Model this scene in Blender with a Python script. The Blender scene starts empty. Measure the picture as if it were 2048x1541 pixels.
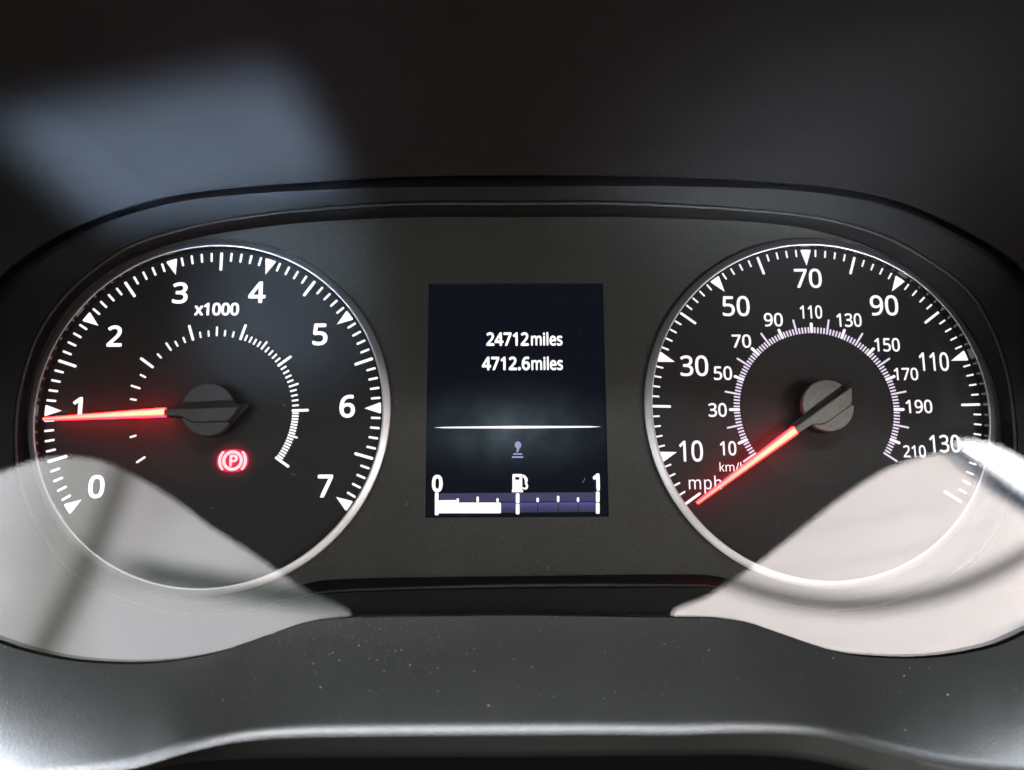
import bpy, bmesh, math, random, json
from mathutils import Vector, Matrix

# ------------------------------------------------------------------ scene, camera, light
# Local frame of the cluster in millimetres: u right, v up, w out of the dials towards the viewer.
# It maps to Blender as x = u, y = -w, z = v (metres).
S = 0.001
sc = bpy.context.scene
COL = sc.collection
RC = Matrix(((0.99976680, 0.00188880, -0.02151221),
             (-0.00540712, 0.98633033, -0.16469137),
             (0.02090707, 0.16476929, 0.98611053)))      # camera axes in u, v, w
CAM = Vector((-4.3024, -32.9383, 197.2221))
TOB = Matrix(((1, 0, 0), (0, 0, -1), (0, 1, 0)))           # (u, v, w) -> (x, y, z)


def V(u, v, w=0.0):
    return Vector((u * S, -w * S, v * S))


cam = bpy.data.cameras.new('camera')
cam.sensor_width = 36.0
cam.lens = 36.0 * 1600.0 / 2048.0
cam.clip_start = 0.005
cam.clip_end = 20.0
cam.dof.use_dof = True
cam.dof.focus_distance = 0.200
cam.dof.aperture_fstop = 10.5
co = bpy.data.objects.new('camera', cam)
COL.objects.link(co)
co.matrix_world = Matrix.Translation(V(*CAM)) @ (TOB @ RC).to_4x4()
sc.camera = co

world = bpy.data.worlds.new('World')
sc.world = world
world.use_nodes = True
bg = world.node_tree.nodes['Background']
bg.inputs[0].default_value = (0.86, 0.92, 1.0, 1)
bg.inputs[1].default_value = 0.035

sc.view_settings.view_transform = 'Standard'
sc.view_settings.look = 'None'
sc.view_settings.exposure = 0.0
sc.view_settings.gamma = 1.0
sc.view_settings.use_curve_mapping = False
sc.render.engine = 'CYCLES'
sc.cycles.use_denoising = True
sc.cycles.max_bounces = 8
sc.cycles.transparent_max_bounces = 24
sc.cycles.caustics_reflective = False
sc.cycles.caustics_refractive = False
sc.cycles.sample_clamp_indirect = 6.0


def aim(o, loc, target):
    o.location = V(*loc)
    d = V(*target) - V(*loc)
    o.rotation_euler = d.to_track_quat('-Z', 'Y').to_euler()


def area(name, loc, target, sx, sy, power, color, spread=180, roll=0):
    l = bpy.data.lights.new(name, 'AREA')
    l.shape = 'RECTANGLE'
    l.size, l.size_y = sx, sy
    l.energy = power
    l.color = color
    l.spread = math.radians(spread)
    o = bpy.data.objects.new(name, l)
    COL.objects.link(o)
    aim(o, loc, target)
    o.rotation_euler.rotate_axis('Z', math.radians(roll))
    return o


# daylight from above and both sides, then unseen lamps added for single patches
area('roof_light', (-90, 470, 520), (0, -72, 36), 0.85, 0.14, 31, (0.93, 0.95, 1.0))
area('left_glass_light', (-560, 560, 130), (-120, -66, 25), 0.50, 0.50, 125, (0.84, 0.91, 1.0))
area('right_glass_light', (600, 560, 130), (130, -66, 25), 0.45, 0.45, 27, (0.86, 0.93, 1.0))
area('low_fill_light', (60, -420, 430), (0, -40, 0), 0.5, 0.25, 1.25, (1.0, 0.97, 0.9))  # unseen low lamp added to brighten the bottoms of the bezels
area('hood_beam_light', (-58, -171.4, 330), (-72.7, 43.2, 36), 0.058, 0.025, 0.113, (0.5, 0.68, 1.0), 3.2, 12)  # unseen narrow beam shaped for the bluish patch on the left hood
area('right_hood_beam_light', (160, -160, 330), (74, 47, 30), 0.045, 0.03, 0.030, (0.74, 0.84, 1.0), 14)  # faint cool beam added for the right side of the hood
area('plate_beam_light', (-134, -15, 330), (-58, 25, 0), 0.032, 0.040, 0.0075, (0.55, 0.75, 1.0), 6)  # second beam added, for the bluish patch on the face plate
area('red_tint_light', (-420, -120, 260), (-110, 45, 40), 0.2, 0.15, 0.09, (1.0, 0.16, 0.24), 30)  # red lamp added only to tint the upper left hood

# ------------------------------------------------------------------ helpers
def at(px, py, w=0.0):
    """Point (u, v, w) of the plane at height w that the photograph shows at pixel (px, py)."""
    d = RC @ Vector(((px - 1024) / 1600, -(py - 770.5) / 1600, -1))
    t = (w - CAM.z) / d.z
    return CAM + d * t


def link(name, me, parent=None):
    o = bpy.data.objects.new(name, me)
    COL.objects.link(o)
    if parent is not None:
        o.parent = parent
    return o


def empty(name, label, cat, loc=(0, 0, 0)):
    o = link(name, None)
    o.empty_display_size = 0.01
    o.location = V(*loc)
    o['label'] = label
    o['category'] = cat
    return o


ORI = {}


def mesh(name, verts, faces, mat, parent=None, origin=(0, 0, 0), smooth=False):
    """verts in (u, v, w) mm relative to origin, which is the parent's place."""
    me = bpy.data.meshes.new(name)
    me.from_pydata([tuple(V(*p)) for p in verts], [], faces)
    me.materials.append(mat)
    me.validate()
    bm = bmesh.new()
    bm.from_mesh(me)
    bmesh.ops.recalc_face_normals(bm, faces=bm.faces)
    bm.to_mesh(me)
    bm.free()
    if smooth:
        me.polygons.foreach_set('use_smooth', [True] * len(me.polygons))
        try:
            me.set_sharp_from_angle(angle=math.radians(35))
        except Exception:
            pass
    return link(name, me, parent)


def chamfer(o, size):
    """Round the upper rim of a flat part."""
    bm = bmesh.new()
    bm.from_mesh(o.data)
    lo = min(v.co.y for v in bm.verts)
    ed = [e for e in bm.edges if all(abs(v.co.y - lo) < 1e-7 for v in e.verts)]
    bmesh.ops.bevel(bm, geom=ed, offset=size * S, segments=2, affect='EDGES', profile=0.5)
    bm.to_mesh(o.data)
    bm.free()


def prism(poly, w0, w1):
    n = len(poly)
    v = [(x, y, w0) for x, y in poly] + [(x, y, w1) for x, y in poly]
    f = [tuple(range(n - 1, -1, -1)), tuple(range(n, 2 * n))]
    f += [(i, (i + 1) % n, n + (i + 1) % n, n + i) for i in range(n)]
    return v, f


def slab_mesh(name, contours, w0, w1, mat, bez=None, offset=0.0, tube=0.0, res=6):
    """Flat plate with holes: contours are lists of (x, y); bez are bezier splines. Returns mesh data."""
    cu = bpy.data.curves.new(name, 'CURVE')
    cu.dimensions = '2D'
    cu.fill_mode = 'BOTH'
    cu.resolution_u = res
    for c in contours or ():
        sp = cu.splines.new('POLY')
        sp.points.add(len(c) - 1)
        for p, (x, y) in zip(sp.points, c):
            p.co = (x, y, 0, 1)
        sp.use_cyclic_u = True
    for b, dx in bez or ():
        n = len(b) // 6
        sp = cu.splines.new('BEZIER')
        sp.bezier_points.add(n - 1)
        for i, p in enumerate(sp.bezier_points):
            q = b[6 * i:6 * i + 6]
            p.handle_left_type = p.handle_right_type = 'FREE'
            p.co = (q[0] + dx, q[1], 0)
            p.handle_left = (q[2] + dx, q[3], 0)
            p.handle_right = (q[4] + dx, q[5], 0)
        sp.use_cyclic_u = True
    cu.offset = offset
    if tube:
        cu.dimensions = '3D'
        cu.fill_mode = 'FULL'
        cu.bevel_depth = tube
        cu.bevel_resolution = 1
    else:
        cu.extrude = 0.5
    tmp = bpy.data.objects.new(name, cu)
    COL.objects.link(tmp)
    dg = bpy.context.evaluated_depsgraph_get()
    me = bpy.data.meshes.new_from_object(tmp.evaluated_get(dg))
    bpy.data.objects.remove(tmp)
    bpy.data.curves.remove(cu)
    me.name = name
    for v in me.vertices:
        x, y, z = v.co
        v.co = (x, y, w0 + (w1 - w0) * (0.5 + 0.48 * z / tube) if tube else (w0 if z < 0 else w1))
    me.materials.clear()
    me.materials.append(mat)
    return me


def to_frame(me, fu=lambda p: p):
    for v in me.vertices:
        v.co = V(*fu(v.co))
    return me


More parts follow.
